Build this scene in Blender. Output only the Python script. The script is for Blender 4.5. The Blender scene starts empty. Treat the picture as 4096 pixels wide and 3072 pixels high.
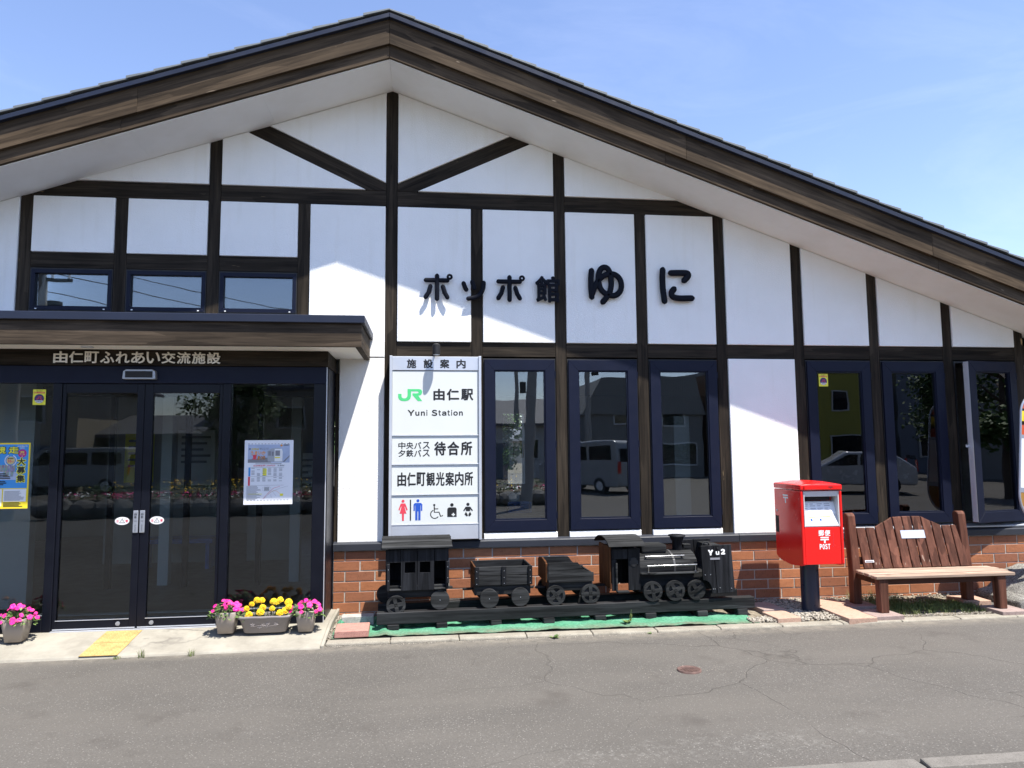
import bpy, bmesh, math, random
from mathutils import Vector, Matrix, noise as mnoise
R = math.radians
rnd = random.Random(7)
scene = bpy.context.scene
col = scene.collection

# ------------------------------------------------------------------ camera
cam_d = bpy.data.cameras.new('camera')
cam = bpy.data.objects.new('camera', cam_d); col.objects.link(cam)
cam_d.sensor_width = 36.0; cam_d.lens = 24.961; cam_d.clip_end = 2000; cam_d.clip_start = 0.05
def _cam():
    yaw, pitch, roll = .118736, .090172, -.0079216
    cy, sy, cp, sp = math.cos(yaw), math.sin(yaw), math.cos(pitch), math.sin(pitch)
    f = Vector((sy*cp, cy*cp, sp)); r = Vector((cy, -sy, 0)); u = r.cross(f)
    c, s = math.cos(roll), math.sin(roll)
    r2, u2 = c*r + s*u, -s*r + c*u
    m = Matrix((r2, u2, -f)).transposed().to_4x4(); m.translation = (0, -7.513, 1.65)
    cam.matrix_world = m
_cam(); scene.camera = cam

# ------------------------------------------------------------------ sky, sun, exposure
SUN = Vector((.266, -.302, .915)).normalized()          # direction towards the sun
world = bpy.data.worlds.new('World'); scene.world = world; world.use_nodes = True
def _world():
    nt = world.node_tree; N = nt.nodes; L = nt.links
    bg = N['Background']; bg.inputs['Strength'].default_value = .125
    sky = N.new('ShaderNodeTexSky'); sky.sky_type = 'NISHITA'; sky.sun_disc = False
    sky.sun_elevation = math.asin(SUN.z); sky.sun_rotation = math.atan2(SUN.x, SUN.y)
    sky.air_density = 1.0; sky.dust_density = .3; sky.ozone_density = 3.0; sky.altitude = 60
    tc = N.new('ShaderNodeTexCoord')
    mp = N.new('ShaderNodeMapping'); mp.inputs['Scale'].default_value = (1.2, 2.2, 5.0); mp.inputs['Rotation'].default_value = (.2, .35, .5)
    nz = N.new('ShaderNodeTexNoise'); nz.inputs['Scale'].default_value = 1.7; nz.inputs['Detail'].default_value = 7; nz.inputs['Roughness'].default_value = .62; nz.inputs['Distortion'].default_value = .6
    rp = N.new('ShaderNodeValToRGB'); rp.color_ramp.elements[0].position = .47; rp.color_ramp.elements[1].position = .80
    rp.color_ramp.elements[0].color = (0, 0, 0, 1); rp.color_ramp.elements[1].color = (.15, .15, .15, 1)
    mx = N.new('ShaderNodeMix'); mx.data_type = 'RGBA'; mx.inputs['B'].default_value = (4.6, 5.0, 6.2, 1)
    L.new(tc.outputs['Generated'], mp.inputs['Vector']); L.new(mp.outputs[0], nz.inputs['Vector']); L.new(nz.outputs['Fac'], rp.inputs['Fac'])
    L.new(rp.outputs['Color'], mx.inputs['Factor']); tn = N.new('ShaderNodeMix'); tn.data_type = 'RGBA'; tn.blend_type = 'MULTIPLY'; tn.inputs['Factor'].default_value = 1.0; tn.inputs['B'].default_value = (1.07, .965, 1.0, 1)
    L.new(sky.outputs[0], tn.inputs['A']); L.new(tn.outputs['Result'], mx.inputs['A']); L.new(mx.outputs['Result'], bg.inputs['Color'])
_world()
sun_d = bpy.data.lights.new('sun', 'SUN'); sun_d.energy = 4.6; sun_d.angle = R(.53); sun_d.color = (1.0, .955, .875)
sun = bpy.data.objects.new('sun', sun_d); col.objects.link(sun)
sun.rotation_euler = SUN.to_track_quat('Z', 'Y').to_euler(); sun.location = (4, -6, 14)
scene.view_settings.view_transform = 'Standard'; scene.view_settings.look = 'None'
scene.view_settings.exposure = 1.2; scene.view_settings.gamma = 1.0; scene.view_settings.use_curve_mapping = False
scene.render.engine = 'CYCLES'; scene.cycles.max_bounces = 6; scene.cycles.diffuse_bounces = 3; scene.cycles.glossy_bounces = 3; scene.cycles.transparent_max_bounces = 12; scene.cycles.caustics_reflective = False; scene.cycles.caustics_refractive = False

# ------------------------------------------------------------------ material helpers
class NB:
    """small node-graph builder"""
    def __init__(s, name, base=(.5, .5, .5), rough=.6, metal=0.0, spec=.5):
        s.m = bpy.data.materials.new(name); s.m.use_nodes = True
        s.nt = s.m.node_tree; s.N = s.nt.nodes; s.L = s.nt.links
        s.b = s.N['Principled BSDF']; s.out = s.N['Material Output']
        s.b.inputs['Base Color'].default_value = (*base, 1); s.b.inputs['Roughness'].default_value = rough
        s.b.inputs['Metallic'].default_value = metal; s.b.inputs['Specular IOR Level'].default_value = spec
    def coord(s, scale=(1, 1, 1), rot=(0, 0, 0), rand=False, kind='Object', prerot=0.0):
        tc = s.N.new('ShaderNodeTexCoord'); mp = s.N.new('ShaderNodeMapping')
        mp.inputs['Scale'].default_value = scale; mp.inputs['Rotation'].default_value = rot
        if rand:
            oi = s.N.new('ShaderNodeObjectInfo'); ml = s.N.new('ShaderNodeMath'); ml.operation = 'MULTIPLY'; ml.inputs[1].default_value = 37.0
            ad = s.N.new('ShaderNodeVectorMath'); ad.operation = 'ADD'
            s.L.new(oi.outputs['Random'], ml.inputs[0]); s.L.new(tc.outputs[kind], ad.inputs[0]); s.L.new(ml.outputs[0], ad.inputs[1]); s.L.new(ad.outputs[0], mp.inputs['Vector'])
        else:
            s.L.new(tc.outputs[kind], mp.inputs['Vector'])
        if prerot:                                        # turn about y before scaling, for sloping boards
            m0 = s.N.new('ShaderNodeMapping'); m0.inputs['Rotation'].default_value = (0, prerot, 0); src = mp.inputs['Vector'].links[0].from_socket
            s.L.new(src, m0.inputs['Vector']); s.L.new(m0.outputs[0], mp.inputs['Vector'])
        return mp.outputs[0]
    def noise(s, vec, scale, detail=4, rough=.55, dist=0):
        n = s.N.new('ShaderNodeTexNoise'); n.inputs['Scale'].default_value = scale; n.inputs['Detail'].default_value = detail
        n.inputs['Roughness'].default_value = rough; n.inputs['Distortion'].default_value = dist
        s.L.new(vec, n.inputs['Vector']); return n.outputs['Fac']
    def noisec(s, vec, scale, detail=2):
        n = s.N.new('ShaderNodeTexNoise'); n.inputs['Scale'].default_value = scale; n.inputs['Detail'].default_value = detail
        s.L.new(vec, n.inputs['Vector']); return n.outputs['Color']
    def voro(s, vec, scale, feature='F1', out='Distance', rand=1.0):
        n = s.N.new('ShaderNodeTexVoronoi'); n.feature = feature; n.inputs['Scale'].default_value = scale; n.inputs['Randomness'].default_value = rand
        s.L.new(vec, n.inputs['Vector']); return n.outputs[out]
    def ramp(s, fac, *stops):
        r = s.N.new('ShaderNodeValToRGB'); e = r.color_ramp.elements
        while len(e) < len(stops): e.new(.5)
        for el, (p, c) in zip(e, stops):
            el.position = p; el.color = (*c, 1) if not isinstance(c, (int, float)) else (c, c, c, 1)
        s.L.new(fac, r.inputs['Fac']); return r.outputs['Color']
    def mix(s, fac, a, b, mode='MIX'):
        n = s.N.new('ShaderNodeMix'); n.data_type = 'RGBA'; n.blend_type = mode
        for sock, v in (('Factor', fac), ('A', a), ('B', b)):
            if isinstance(v, (int, float)): n.inputs[sock].default_value = v if sock == 'Factor' else (v, v, v, 1)
            elif isinstance(v, tuple): n.inputs[sock].default_value = (*v, 1)
            else: s.L.new(v, n.inputs[sock])
        return n.outputs['Result']
    def math(s, op, a, b=0.0):
        n = s.N.new('ShaderNodeMath'); n.operation = op
        for i, v in enumerate((a, b)):
            if isinstance(v, (int, float)): n.inputs[i].default_value = v
            else: s.L.new(v, n.inputs[i])
        return n.outputs[0]
    def rnd(s):
        return s.N.new('ShaderNodeObjectInfo').outputs['Random']
    def base(s, c): s.L.new(c, s.b.inputs['Base Color']); return s
    def rough(s, c): s.L.new(c, s.b.inputs['Roughness']); return s
    def bump(s, h, strength=.3, dist=.01):
        n = s.N.new('ShaderNodeBump'); n.inputs['Strength'].default_value = strength; n.inputs['Distance'].default_value = dist
        s.L.new(h, n.inputs['Height']); s.L.new(n.outputs[0], s.b.inputs['Normal']); return s

def plain(name, base, rough=.5, metal=0.0, var=.12, scale=9.0, spec=.5, bump=.0):
    """a painted / plastic / metal surface with faint mottling and uneven gloss"""
    k = NB(name, base, rough, metal, spec); v = k.coord(rand=True)
    n = k.noise(v, scale, 5)
    k.base(k.mix(n, tuple(c*(1-var) for c in base), tuple(min(1, c*(1+var)) for c in base)))
    k.rough(k.ramp(k.noise(v, scale*2.3, 4), (.3, max(0, rough-.08)), (.7, min(1, rough+.08))))
    if bump: k.bump(k.noise(v, scale*6, 4), bump, .004)
    return k.m

def timber(name, lo, hi, axis, worn=(.42, .30, .16), wornamt=.735, rough=.72, gs=1.0, spec=.12, prerot=0.0):
    """stained laminated timber: grain along axis, staves of different tone, a few worn bare spots"""
    k = NB(name, lo, rough, 0, spec)
    sc = [42*gs, 42*gs, 42*gs]; sc['xyz'.index(axis)] = 2.0*gs
    v = k.coord(tuple(sc), rand=True, prerot=prerot)
    g = k.noise(v, 1.0, 4, .62, .4)
    c = k.ramp(g, (.28, lo), (.50, tuple((a+b)/2 for a, b in zip(lo, hi))), (.74, hi))
    st = [18, 18, 18]; st['xyz'.index(axis)] = 1.4
    cell = k.voro(k.coord(tuple(st), rand=True, prerot=prerot), 1.0, out='Color', rand=.85)
    tone = k.ramp(k.math('MULTIPLY', k.noise(cell, 3.0, 0), 1.0), (.25, .60), (.75, 1.38))
    c = k.mix(1.0, c, tone, 'MULTIPLY')
    big = k.ramp(k.noise(k.coord((1.1, 1.1, 1.1), rand=True), 1.3, 3), (.35, .82), (.7, 1.15))
    c = k.mix(1.0, c, big, 'MULTIPLY')
    ws = [16, 16, 16]; ws['xyz'.index(axis)] = 2.2
    w = k.noise(k.coord(tuple(ws), rand=True, prerot=prerot), 1.0, 3, .6, .2)
    c = k.mix(k.ramp(w, (wornamt, 0), (wornamt+.03, 1)), c, worn)
    k.base(c); k.bump(g, .35, .003)
    return k.m

M = {}
def build_materials():
    # white stucco with a combed orange-peel relief and faint dirt
    k = NB('stucco', (.8, .8, .78), .88, spec=.25); v = k.coord()
    d = k.ramp(k.noise(v, 1.3, 4, .6), (.30, (.86, .85, .815)), (.62, (.91, .90, .87)))
    streak = k.ramp(k.noise(k.coord((9, 9, .7)), 1.0, 5), (.55, (1, 1, 1)), (.85, (.93, .92, .89)))
    k.base(k.mix(1.0, d, streak, 'MULTIPLY'))
    h = k.math('ADD', k.noise(k.coord((1, 1, 1.7)), 62, 2, .62, .5), k.math('MULTIPLY', k.voro(k.coord((1, 1, 1.6)), 85, 'SMOOTH_F1'), .6))
    k.bump(h, .34, .008); M['stucco'] = k.m
    k = NB('soffit_board', (.78, .77, .74), .8, spec=.25); v = k.coord()
    k.base(k.ramp(k.noise(v, 2.2, 6, .62), (.30, (.87, .85, .80)), (.60, (.93, .915, .875)))); k.bump(k.noise(v, 120, 3), .08, .003); M['soffit'] = k.m
    dk, dl = (.012, .0095, .0075), (.050, .0385, .027)
    M['post_wood'] = timber('post_timber', dk, dl, 'z'); M['beam_wood'] = timber('beam_timber', dk, dl, 'x', wornamt=.72)
    M['brace_wood_r'] = timber('brace_timber_rising', dk, dl, 'x', wornamt=.75, prerot=.439); M['brace_wood_l'] = timber('brace_timber_falling', dk, dl, 'x', wornamt=.75, prerot=-.439)
    for q, a_ in (('l', .3385), ('r', -.3385)): M['rake_wood_'+q] = timber('rake_timber_'+q, (.034, .0235, .015), (.100, .071, .045), 'x', worn=(.22, .17, .12), wornamt=.74, prerot=a_)
    M['fascia_wood'] = timber('fascia_timber', (.030, .022, .0155), (.086, .064, .044), 'x', worn=(.25, .20, .15), wornamt=.74)
    M['fascia_wood_y'] = timber('fascia_timber_side', (.030, .022, .0155), (.086, .064, .044), 'y', worn=(.25, .20, .15), wornamt=.76)
    M['navy'] = plain('navy_metal_edge', (.018, .023, .042), .42, .0, .15, 3.0, spec=.3)
    M['ledge'] = plain('slate_metal_ledge', (.030, .033, .042), .45, 0, .2, 5, spec=.3)
    M['frame'] = plain('dark_blue_window_frame', (.0075, .010, .024), .45, 0, .2, 4.0, spec=.16)
    M['frame_black'] = plain('black_door_frame', (.005, .006, .011), .36, 0, .25, 4.0, spec=.22)
    M['gasket'] = plain('rubber_gasket', (.006, .006, .007), .6)
    M['alu'] = plain('brushed_aluminium', (.62, .64, .68), .42, .55, .06, 3.0)
    M['alu_dark'] = plain('grey_aluminium', (.40, .42, .45), .45, .6, .08, 5.0)
    M['chrome'] = plain('chrome_pipe', (.34, .34, .35), .30, 1.0, .04, 20)
    M['tile'] = plain('roof_tile', (.15, .165, .17), .62, 0, .2, 8.0, bump=.2)
    M['dark'] = plain('dark_cavity', (.008, .008, .009), .8)
    # brick: colour shifts from piece to piece
    k = NB('brick', (.33, .12, .06), .78, spec=.3); v = k.coord((1, 1, 3), rand=True); r = k.rnd()
    c = k.ramp(r, (0, (.26, .105, .060)), (.35, (.31, .122, .061)), (.7, (.365, .141, .063)), (1, (.41, .168, .079)))
    c = k.mix(1.0, c, k.ramp(k.noise(v, 9, 6, .65), (.3, .84), (.7, 1.12)), 'MULTIPLY')
    pit = k.ramp(k.noise(k.coord((6, 6, 1.2), rand=True), 26, 4), (.30, .45), (.40, 1.0))
    k.base(k.mix(1.0, c, pit, 'MULTIPLY')); k.bump(k.noise(v, 40, 5), .35, .004); M['brick'] = k.m
    k = NB('mortar', (.52, .49, .44), .92, spec=.2); v = k.coord(); k.base(k.ramp(k.noise(v, 14, 5), (.3, (.34, .31, .27)), (.65, (.50, .46, .41)))); k.bump(k.noise(v, 90, 3), .4, .004); M['mortar'] = k.m
    # concretes
    def concrete(name, a, b, dirt, sc=3.0):
        k = NB(name, a, .9, spec=.25); v = k.coord(rand=True)
        c = k.ramp(k.noise(v, sc, 8, .68), (.30, a), (.62, b))
        c = k.mix(k.ramp(k.noise(k.coord((1, 2.6, 1), rand=True), sc*1.7, 8, .7, .6), (.56, 0.0), (.74, .75)), c, dirt)
        sp = k.ramp(k.noise(v, 160, 2), (.36, .72), (.50, 1.0))
        k.base(k.mix(1.0, c, sp, 'MULTIPLY')); k.bump(k.noise(v, 110, 4, .6), .4, .005); return k.m
    k = NB('slab_concrete', (.5, .48, .42), .9, spec=.25); v = k.coord()
    c = k.ramp(k.noise(v, 3, 8, .68), (.28, (.205, .188, .155)), (.62, (.31, .29, .242)))
    c = k.mix(k.ramp(k.noise(k.coord((1, 2.4, 1), (0, 0, .35)), 3.2, 8, .72, .8), (.57, 0.0), (.78, .7)), c, (.24, .22, .19))
    warp = k.mix(.12, v, k.noisec(v, 3.5, 5))
    cr = k.voro(warp, 1.1, 'DISTANCE_TO_EDGE'); crm = k.ramp(cr, (.0, 1.0), (.009, 0.0))
    msk = k.ramp(k.noise(v, .9, 2), (.50, 0.0), (.56, 1.0))
    c = k.mix(k.math('MULTIPLY', crm, msk), c, (.10, .09, .08))
    k.base(c); k.bump(k.noise(v, 80, 5, .6), .35, .005); M['slab'] = k.m
    M['kerb'] = concrete('kerb_concrete', (.215, .195, .158), (.30, .275, .225), (.115, .10, .08), 6)
    k = NB('gritty_footing', (.2, .19, .17), .95, spec=.2); v = k.coord(); gc = k.voro(v, 130, 'F1', 'Color')
    k.base(k.mix(1.0, k.ramp(k.noise(gc, 5, 0), (.25, (.09, .085, .075)), (.5, (.22, .21, .19)), (.75, (.40, .385, .35))), k.ramp(k.noise(v, 7, 4), (.3, .7), (.7, 1.15)), 'MULTIPLY')); k.bump(k.voro(v, 130), 1.0, .006); M['grit'] = k.m
    M['island'] = concrete('worn_island_kerb', (.125, .116, .103), (.175, .162, .145), (.095, .088, .078), 6)
    M['mound'] = concrete('rough_concrete', (.17, .16, .14), (.30, .285, .26), (.10, .095, .085), 9)
    M['block'] = concrete('block_concrete', (.30, .27, .25), (.43, .40, .37), (.20, .17, .15), 12)
    M['paver_red'] = concrete('red_paver', (.33, .165, .135), (.42, .215, .175), (.27, .14, .115), 20)
    M['paver_tan'] = concrete('tan_paver', (.36, .235, .175), (.45, .30, .225), (.27, .18, .13), 12)
    M['paver_grey'] = concrete('purple_grey_paver', (.25, .185, .165), (.32, .245, .22), (.18, .13, .12), 12)
    # asphalt: grey binder, pale stones, cracks, wear
    k = NB('asphalt', (.12, .115, .105), .9, spec=.3); v = k.coord()
    c = k.ramp(k.noise(v, .55, 3, .6), (.26, (.076, .070, .062)), (.50, (.089, .082, .073)), (.74, (.101, .093, .083)))
    c = k.mix(1.0, c, k.ramp(k.noise(v, 95, 3, .7), (.30, .74), (.66, 1.20)), 'MULTIPLY')
    st = k.voro(v, 75, 'F1', 'Color'); sd = k.voro(v, 75, 'F1', 'Distance')
    pick = k.ramp(k.noise(st, 6.0, 0), (.57, 0.0), (.60, 1.0))
    dot = k.ramp(sd, (.22, 1.0), (.36, 0.0))
    c = k.mix(k.math('MULTIPLY', k.math('MULTIPLY', pick, dot), .5), c, (.29, .275, .25))
    warp = k.mix(.30, v, k.noisec(v, 1.5, 4))
    cr = k.ramp(k.voro(warp, .85, 'DISTANCE_TO_EDGE'), (.0, 1.0), (.0042, 0.0))
    cr2 = k.ramp(k.voro(k.mix(.20, v, k.noisec(v, 2.6, 4)), 2.3, 'DISTANCE_TO_EDGE'), (.0, 1.0), (.0075, 0.0))
    sx = k.N.new('ShaderNodeSeparateXYZ'); k.L.new(v, sx.inputs[0])
    right = k.ramp(k.math('MULTIPLY', k.math('ADD', sx.outputs[0], 2.0), .2), (.25, 0.0), (.75, 1.0))
    m1 = k.math('MULTIPLY', k.ramp(k.noise(v, .5, 2), (.40, 0.0), (.47, 1.0)), k.math('ADD', k.math('MULTIPLY', right, .9), .12))
    m2 = k.math('MULTIPLY', k.ramp(k.noise(k.coord((1, 1, 1), (.3, 0, 0)), .42, 2), (.50, 0.0), (.56, 1.0)), right)
    crk = k.math('MAXIMUM', k.math('MULTIPLY', cr, m1), k.math('MULTIPLY', cr2, m2))
    # dusty, polished and stained areas of their own shape
    c = k.mix(k.ramp(k.noise(k.coord((.35, 1.3, 1), (0, 0, -.06)), 1.0, 3, .6), (.42, 0.0), (.68, .55)), c, (.114, .104, .091))
    c = k.mix(k.ramp(k.noise(k.coord((1, 1, 1), (0, 0, .5)), 1.9, 5, .65), (.58, 0.0), (.72, .6)), c, (.062, .055, .048))
    edge = k.ramp(k.math('ABSOLUTE', k.math('ADD', sx.outputs[1], 1.12)), (.02, 1.0), (.20, 0.0))
    c = k.mix(k.math('MULTIPLY', edge, k.ramp(k.noise(v, 11, 5, .7), (.35, .15), (.62, .9))), c, (.185, .166, .136))
    c = k.mix(k.math('MULTIPLY', crk, .45), c, (.040, .036, .031))
    # remains of a white painted line along the traffic island
    band = k.ramp(k.math('ABSOLUTE', k.math('ADD', sx.outputs[1], 3.50)), (.06, 1.0), (.20, 0.0))
    along = k.ramp(k.math('MULTIPLY', sx.outputs[0], .2), (.05, 0.0), (.16, 1.0), (.52, 1.0), (.6, 0.0))
    wear = k.math('MULTIPLY', k.ramp(k.noise(v, 24, 4, .72), (.50, 0.0), (.60, 1.0)), k.ramp(k.noise(v, 2.3, 3), (.42, 0.0), (.55, 1.0)))
    c = k.mix(k.math('MULTIPLY', k.math('MULTIPLY', band, wear), k.math('MULTIPLY', along, .14)), c, (.33, .32, .295))
    k.base(c)
    h = k.math('SUBTRACT', k.noise(v, 110, 4, .65), k.math('MULTIPLY', crk, 1.5)); k.bump(h, .55, .006); M['asphalt'] = k.m
    k = NB('soil', (.17, .14, .10), .95, spec=.2); v = k.coord(); k.base(k.ramp(k.noise(v, 16, 8, .7), (.3, (.095, .078, .055)), (.65, (.27, .235, .18)))); k.bump(k.noise(v, 60, 5), .7, .01); M['soil'] = k.m
    # green felt mat, bleached, with rust-brown stains
    k = NB('green_mat', (.08, .36, .20), .95, spec=.15); v = k.coord()
    c = k.ramp(k.noise(v, 4, 6, .65), (.28, (.050, .195, .108)), (.5, (.082, .258, .154)), (.72, (.13, .32, .212)))
    sx = k.N.new('ShaderNodeSeparateXYZ'); k.L.new(v, sx.inputs[0])
    low = k.ramp(k.math('MULTIPLY', sx.outputs[1], -1.0), (.80, 0.0), (.95, 1.0))
    dirt = k.math('MULTIPLY', low, k.ramp(k.noise(k.coord((1, 2.5, 1)), 5, 5, .7), (.30, 0.0), (.55, .9)))
    c = k.mix(dirt, c, (.15, .155, .11))
    rust = k.math('MULTIPLY', k.ramp(k.noise(k.coord((1, 4, 1)), 3.3, 6, .7), (.66, 0.0), (.70, 1.0)), k.ramp(k.math('MULTIPLY', sx.outputs[0], .2), (.24, 0.0), (.32, 1.0)))
    c = k.mix(rust, c, (.16, .075, .03)); c = k.mix(1.0, c, k.ramp(k.noise(v, 45, 4, .7), (.3, .66), (.65, 1.15)), 'MULTIPLY'); k.base(c); k.bump(k.noise(v, 70, 5, .7), .8, .012); M['mat'] = k.m
    # woods of the train and the bench
    M['black_wood'] = timber('black_painted_wood', (.0065, .007, .0075), (.034, .035, .037), 'x', worn=(.16, .15, .13), wornamt=.80, rough=.62)
    M['black_wood_v'] = timber('black_painted_plank', (.004, .0045, .0055), (.023, .024, .028), 'z', worn=(.16, .15, .13), wornamt=.82, rough=.6)
    M['black_wood_lit'] = timber('sunlit_black_wood', (.007, .0073, .0077), (.052, .053, .054), 'x', worn=(.2, .19, .17), wornamt=.80, rough=.85, spec=.04)  # lighter copy of the black wood, sunlit grey put into the colour; worn spots real
    M['tender_end'] = timber('bare_brown_wood', (.05, .02, .009), (.13, .052, .02), 'z', wornamt=.9)
    M['bench_wood'] = timber('bench_stained_wood', (.072, .030, .020), (.150, .064, .042), 'z', worn=(.28, .20, .155), wornamt=.69, rough=.6)
    M['bench_seat'] = timber('bleached_bench_wood', (.26, .18, .13), (.44, .335, .26), 'x', worn=(.10, .05, .035), wornamt=.69, rough=.8)
    M['bench_dark'] = timber('bench_frame_wood', (.040, .018, .012), (.090, .040, .026), 'x', worn=(.3, .24, .2), wornamt=.74, rough=.62)
    # paints and plastics
    M['red'] = plain('postbox_red_paint', (.72, .014, .012), .22, 0, .07, 3)
    M['postgrey'] = plain('postbox_grey_plastic', (.58, .58, .57), .45, 0, .06, 6)
    M['column'] = plain('postbox_column_paint', (.010, .016, .038), .33, 0, .15, 4)
    M['white'] = plain('white_paint', (.82, .82, .80), .5, 0, .04, 20)
    M['whiteprint'] = plain('white_print', (.80, .80, .79), .45, 0, .03, 30)
    M['signwhite'] = plain('sign_panel_white', (.66, .68, .65), .38, 0, .03, 4)
    M['black'] = plain('black_print', (.010, .010, .011), .5, 0, .1, 20)
    M['letternavy'] = plain('navy_lettering', (.003, .004, .009), .5, 0, .2, 5, spec=.12)
    M['letterivory'] = plain('ivory_lettering', (.86, .81, .71), .5, 0, .06, 6)
    M['jrgreen'] = plain('green_print', (.075, .58, .20), .45, 0, .03, 10)
    M['picred'] = plain('red_print', (.70, .055, .085), .45, 0, .03, 10)
    M['picblue'] = plain('blue_print', (.018, .085, .46), .45, 0, .03, 10)
    M['yellow'] = plain('yellow_print', (.86, .66, .028), .5, 0, .04, 10)
    M['lemon'] = plain('lemon_print', (.83, .78, .05), .45, 0, .04, 10)
    M['purple'] = plain('purple_print', (.055, .020, .12), .45, 0, .1, 20)
    M['orange'] = plain('orange_print', (.85, .33, .03), .5, 0, .06, 20)
    M['posterblue'] = plain('poster_blue', (.045, .29, .66), .5, 0, .2, 5)
    M['magenta'] = plain('magenta_print', (.48, .02, .20), .5, 0, .06, 10)
    M['paleblue'] = plain('photo_pale_blue', (.40, .47, .62), .5, 0, .25, 9)
    M['gold'] = plain('gold_print', (.62, .52, .22), .5, 0, .1, 10)
    k = NB('crowd_photo_print', (.4, .4, .4), .5); v = k.coord((1, 1, .45)); c = k.voro(v, 95, 'F1', 'Color'); k.base(k.mix(.55, k.mix(.5, c, (.5, .5, .52)), (.10, .10, .13))); M['crowd'] = k.m
    M['greyprint'] = plain('grey_print', (.22, .22, .24), .5, 0, .2, 40)
    M['paper'] = plain('white_paper', (.80, .81, .83), .6, 0, .03, 6)
    k = NB('tactile_yellow', (.78, .53, .17), .7); v = k.coord(rand=True)
    k.base(k.ramp(k.noise(v, 9, 6, .65), (.28, (.29, .19, .068)), (.6, (.45, .315, .116)))); k.bump(k.noise(v, 120, 3), .2, .003); M['tactile'] = k.m
    k = NB('manhole_iron', (.14, .06, .045), .75, .2); v = k.coord(); k.base(k.ramp(k.noise(v, 20, 6), (.3, (.075, .045, .038)), (.7, (.15, .09, .075)))); k.bump(k.noise(v, 100, 3), .3, .004); M['iron'] = k.m
    M['pot'] = plain('taupe_plastic', (.30, .255, .215), .42, 0, .08, 8)
    M['planter'] = plain('grey_brown_plastic', (.21, .185, .175), .45, 0, .1, 9)
    M['potting'] = plain('potting_soil', (.05, .035, .025), .95, 0, .4, 40)
    def petal(name, a, b):
        k = NB(name, a, .55, spec=.3); k.base(k.mix(.55, k.ramp(k.rnd(), (0, a), (1, b)), k.ramp(k.noise(k.coord(rand=True), 75, 2), (.38, tuple(q*.62 for q in a)), (.62, b)))); k.b.inputs['Subsurface Weight'].default_value = 0; return k.m
    M['pink'] = petal('magenta_petals', (.80, .012, .34), (.86, .04, .22)); M['marigold'] = petal('yellow_petals', (.88, .50, .012), (.92, .66, .02))
    k = NB('leaf', (.09, .16, .04), .6, spec=.3); g = k.noise(k.coord(rand=True), 30, 2); k.base(k.ramp(g, (.3, (.045, .095, .022)), (.7, (.17, .235, .075)))); M['leaf'] = k.m
    k = NB('dark_leaf', (.03, .07, .02), .6, spec=.3); g = k.noise(k.coord(rand=True), 24, 2); k.base(k.ramp(g, (.3, (.018, .042, .012)), (.7, (.065, .11, .03)))); M['darkleaf'] = k.m
    k = NB('dry_grass', (.2, .2, .07), .7, spec=.2); g = k.noise(k.coord(), 18, 3); k.base(k.ramp(g, (.3, (.06, .10, .025)), (.7, (.20, .22, .08)))); M['grass'] = k.m
    k = NB('gravel', (.45, .42, .36), .9, spec=.2); v = k.coord(); c = k.voro(v, 45, 'F1', 'Color'); k.base(k.ramp(k.noise(c, 5, 0), (.25, (.15, .13, .105)), (.5, (.28, .25, .205)), (.72, (.42, .385, .32)))); M['gravel'] = k.m
    # window glass: coated pane that mirrors the street and lets the dim room show
    k = NB('window_glass'); k.N.remove(k.b)
    fr = k.N.new('ShaderNodeFresnel'); fr.inputs['IOR'].default_value = 2.05
    tr = k.N.new('ShaderNodeBsdfTransparent'); tr.inputs['Color'].default_value = (.80, .84, .84, 1)
    gl = k.N.new('ShaderNodeBsdfGlossy'); gl.inputs['Roughness'].default_value = .004; gl.inputs['Color'].default_value = (.92, .95, 1, 1)
    mx = k.N.new('ShaderNodeMixShader'); bp = k.N.new('ShaderNodeBump'); bp.inputs['Strength'].default_value = .035; bp.inputs['Distance'].default_value = .02
    k.L.new(k.noise(k.coord(), 2.2, 1), bp.inputs['Height']); k.L.new(bp.outputs[0], gl.inputs['Normal'])
    k.L.new(fr.outputs[0], mx.inputs[0]); k.L.new(tr.outputs[0], mx.inputs[1]); k.L.new(gl.outputs[0], mx.inputs[2]); k.L.new(mx.outputs[0], k.out.inputs['Surface']); M['glass'] = k.m
    k2 = k.m.copy(); k2.name = 'door_glass'; [n for n in k2.node_tree.nodes if n.type == 'FRESNEL'][0].inputs['IOR'].default_value = 1.54; M['doorglass'] = k2
    k = NB('frosted_film', (.55, .58, .60), .6); tr = k.N.new('ShaderNodeBsdfTransparent'); mx = k.N.new('ShaderNodeMixShader'); mx.inputs[0].default_value = .50
    k.L.new(tr.outputs[0], mx.inputs[1]); k.L.new(k.b.outputs[0], mx.inputs[2]); k.L.new(mx.outputs[0], k.out.inputs['Surface']); M['film'] = k.m
    # inside and across the street
    M['inwall'] = plain('interior_wall', (.36, .36, .34), .8, 0, .05, 3); M['infloor'] = plain('interior_floor', (.16, .13, .10), .5, 0, .1, 3)
    M['inceil'] = plain('interior_ceiling', (.42, .42, .40), .8, 0, .05, 3)
    M['panelgrey'] = plain('pale_panel', (.50, .53, .54), .6, 0, .05, 3)
    M['bluebasket'] = plain('blue_plastic', (.02, .12, .42), .4)
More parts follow.
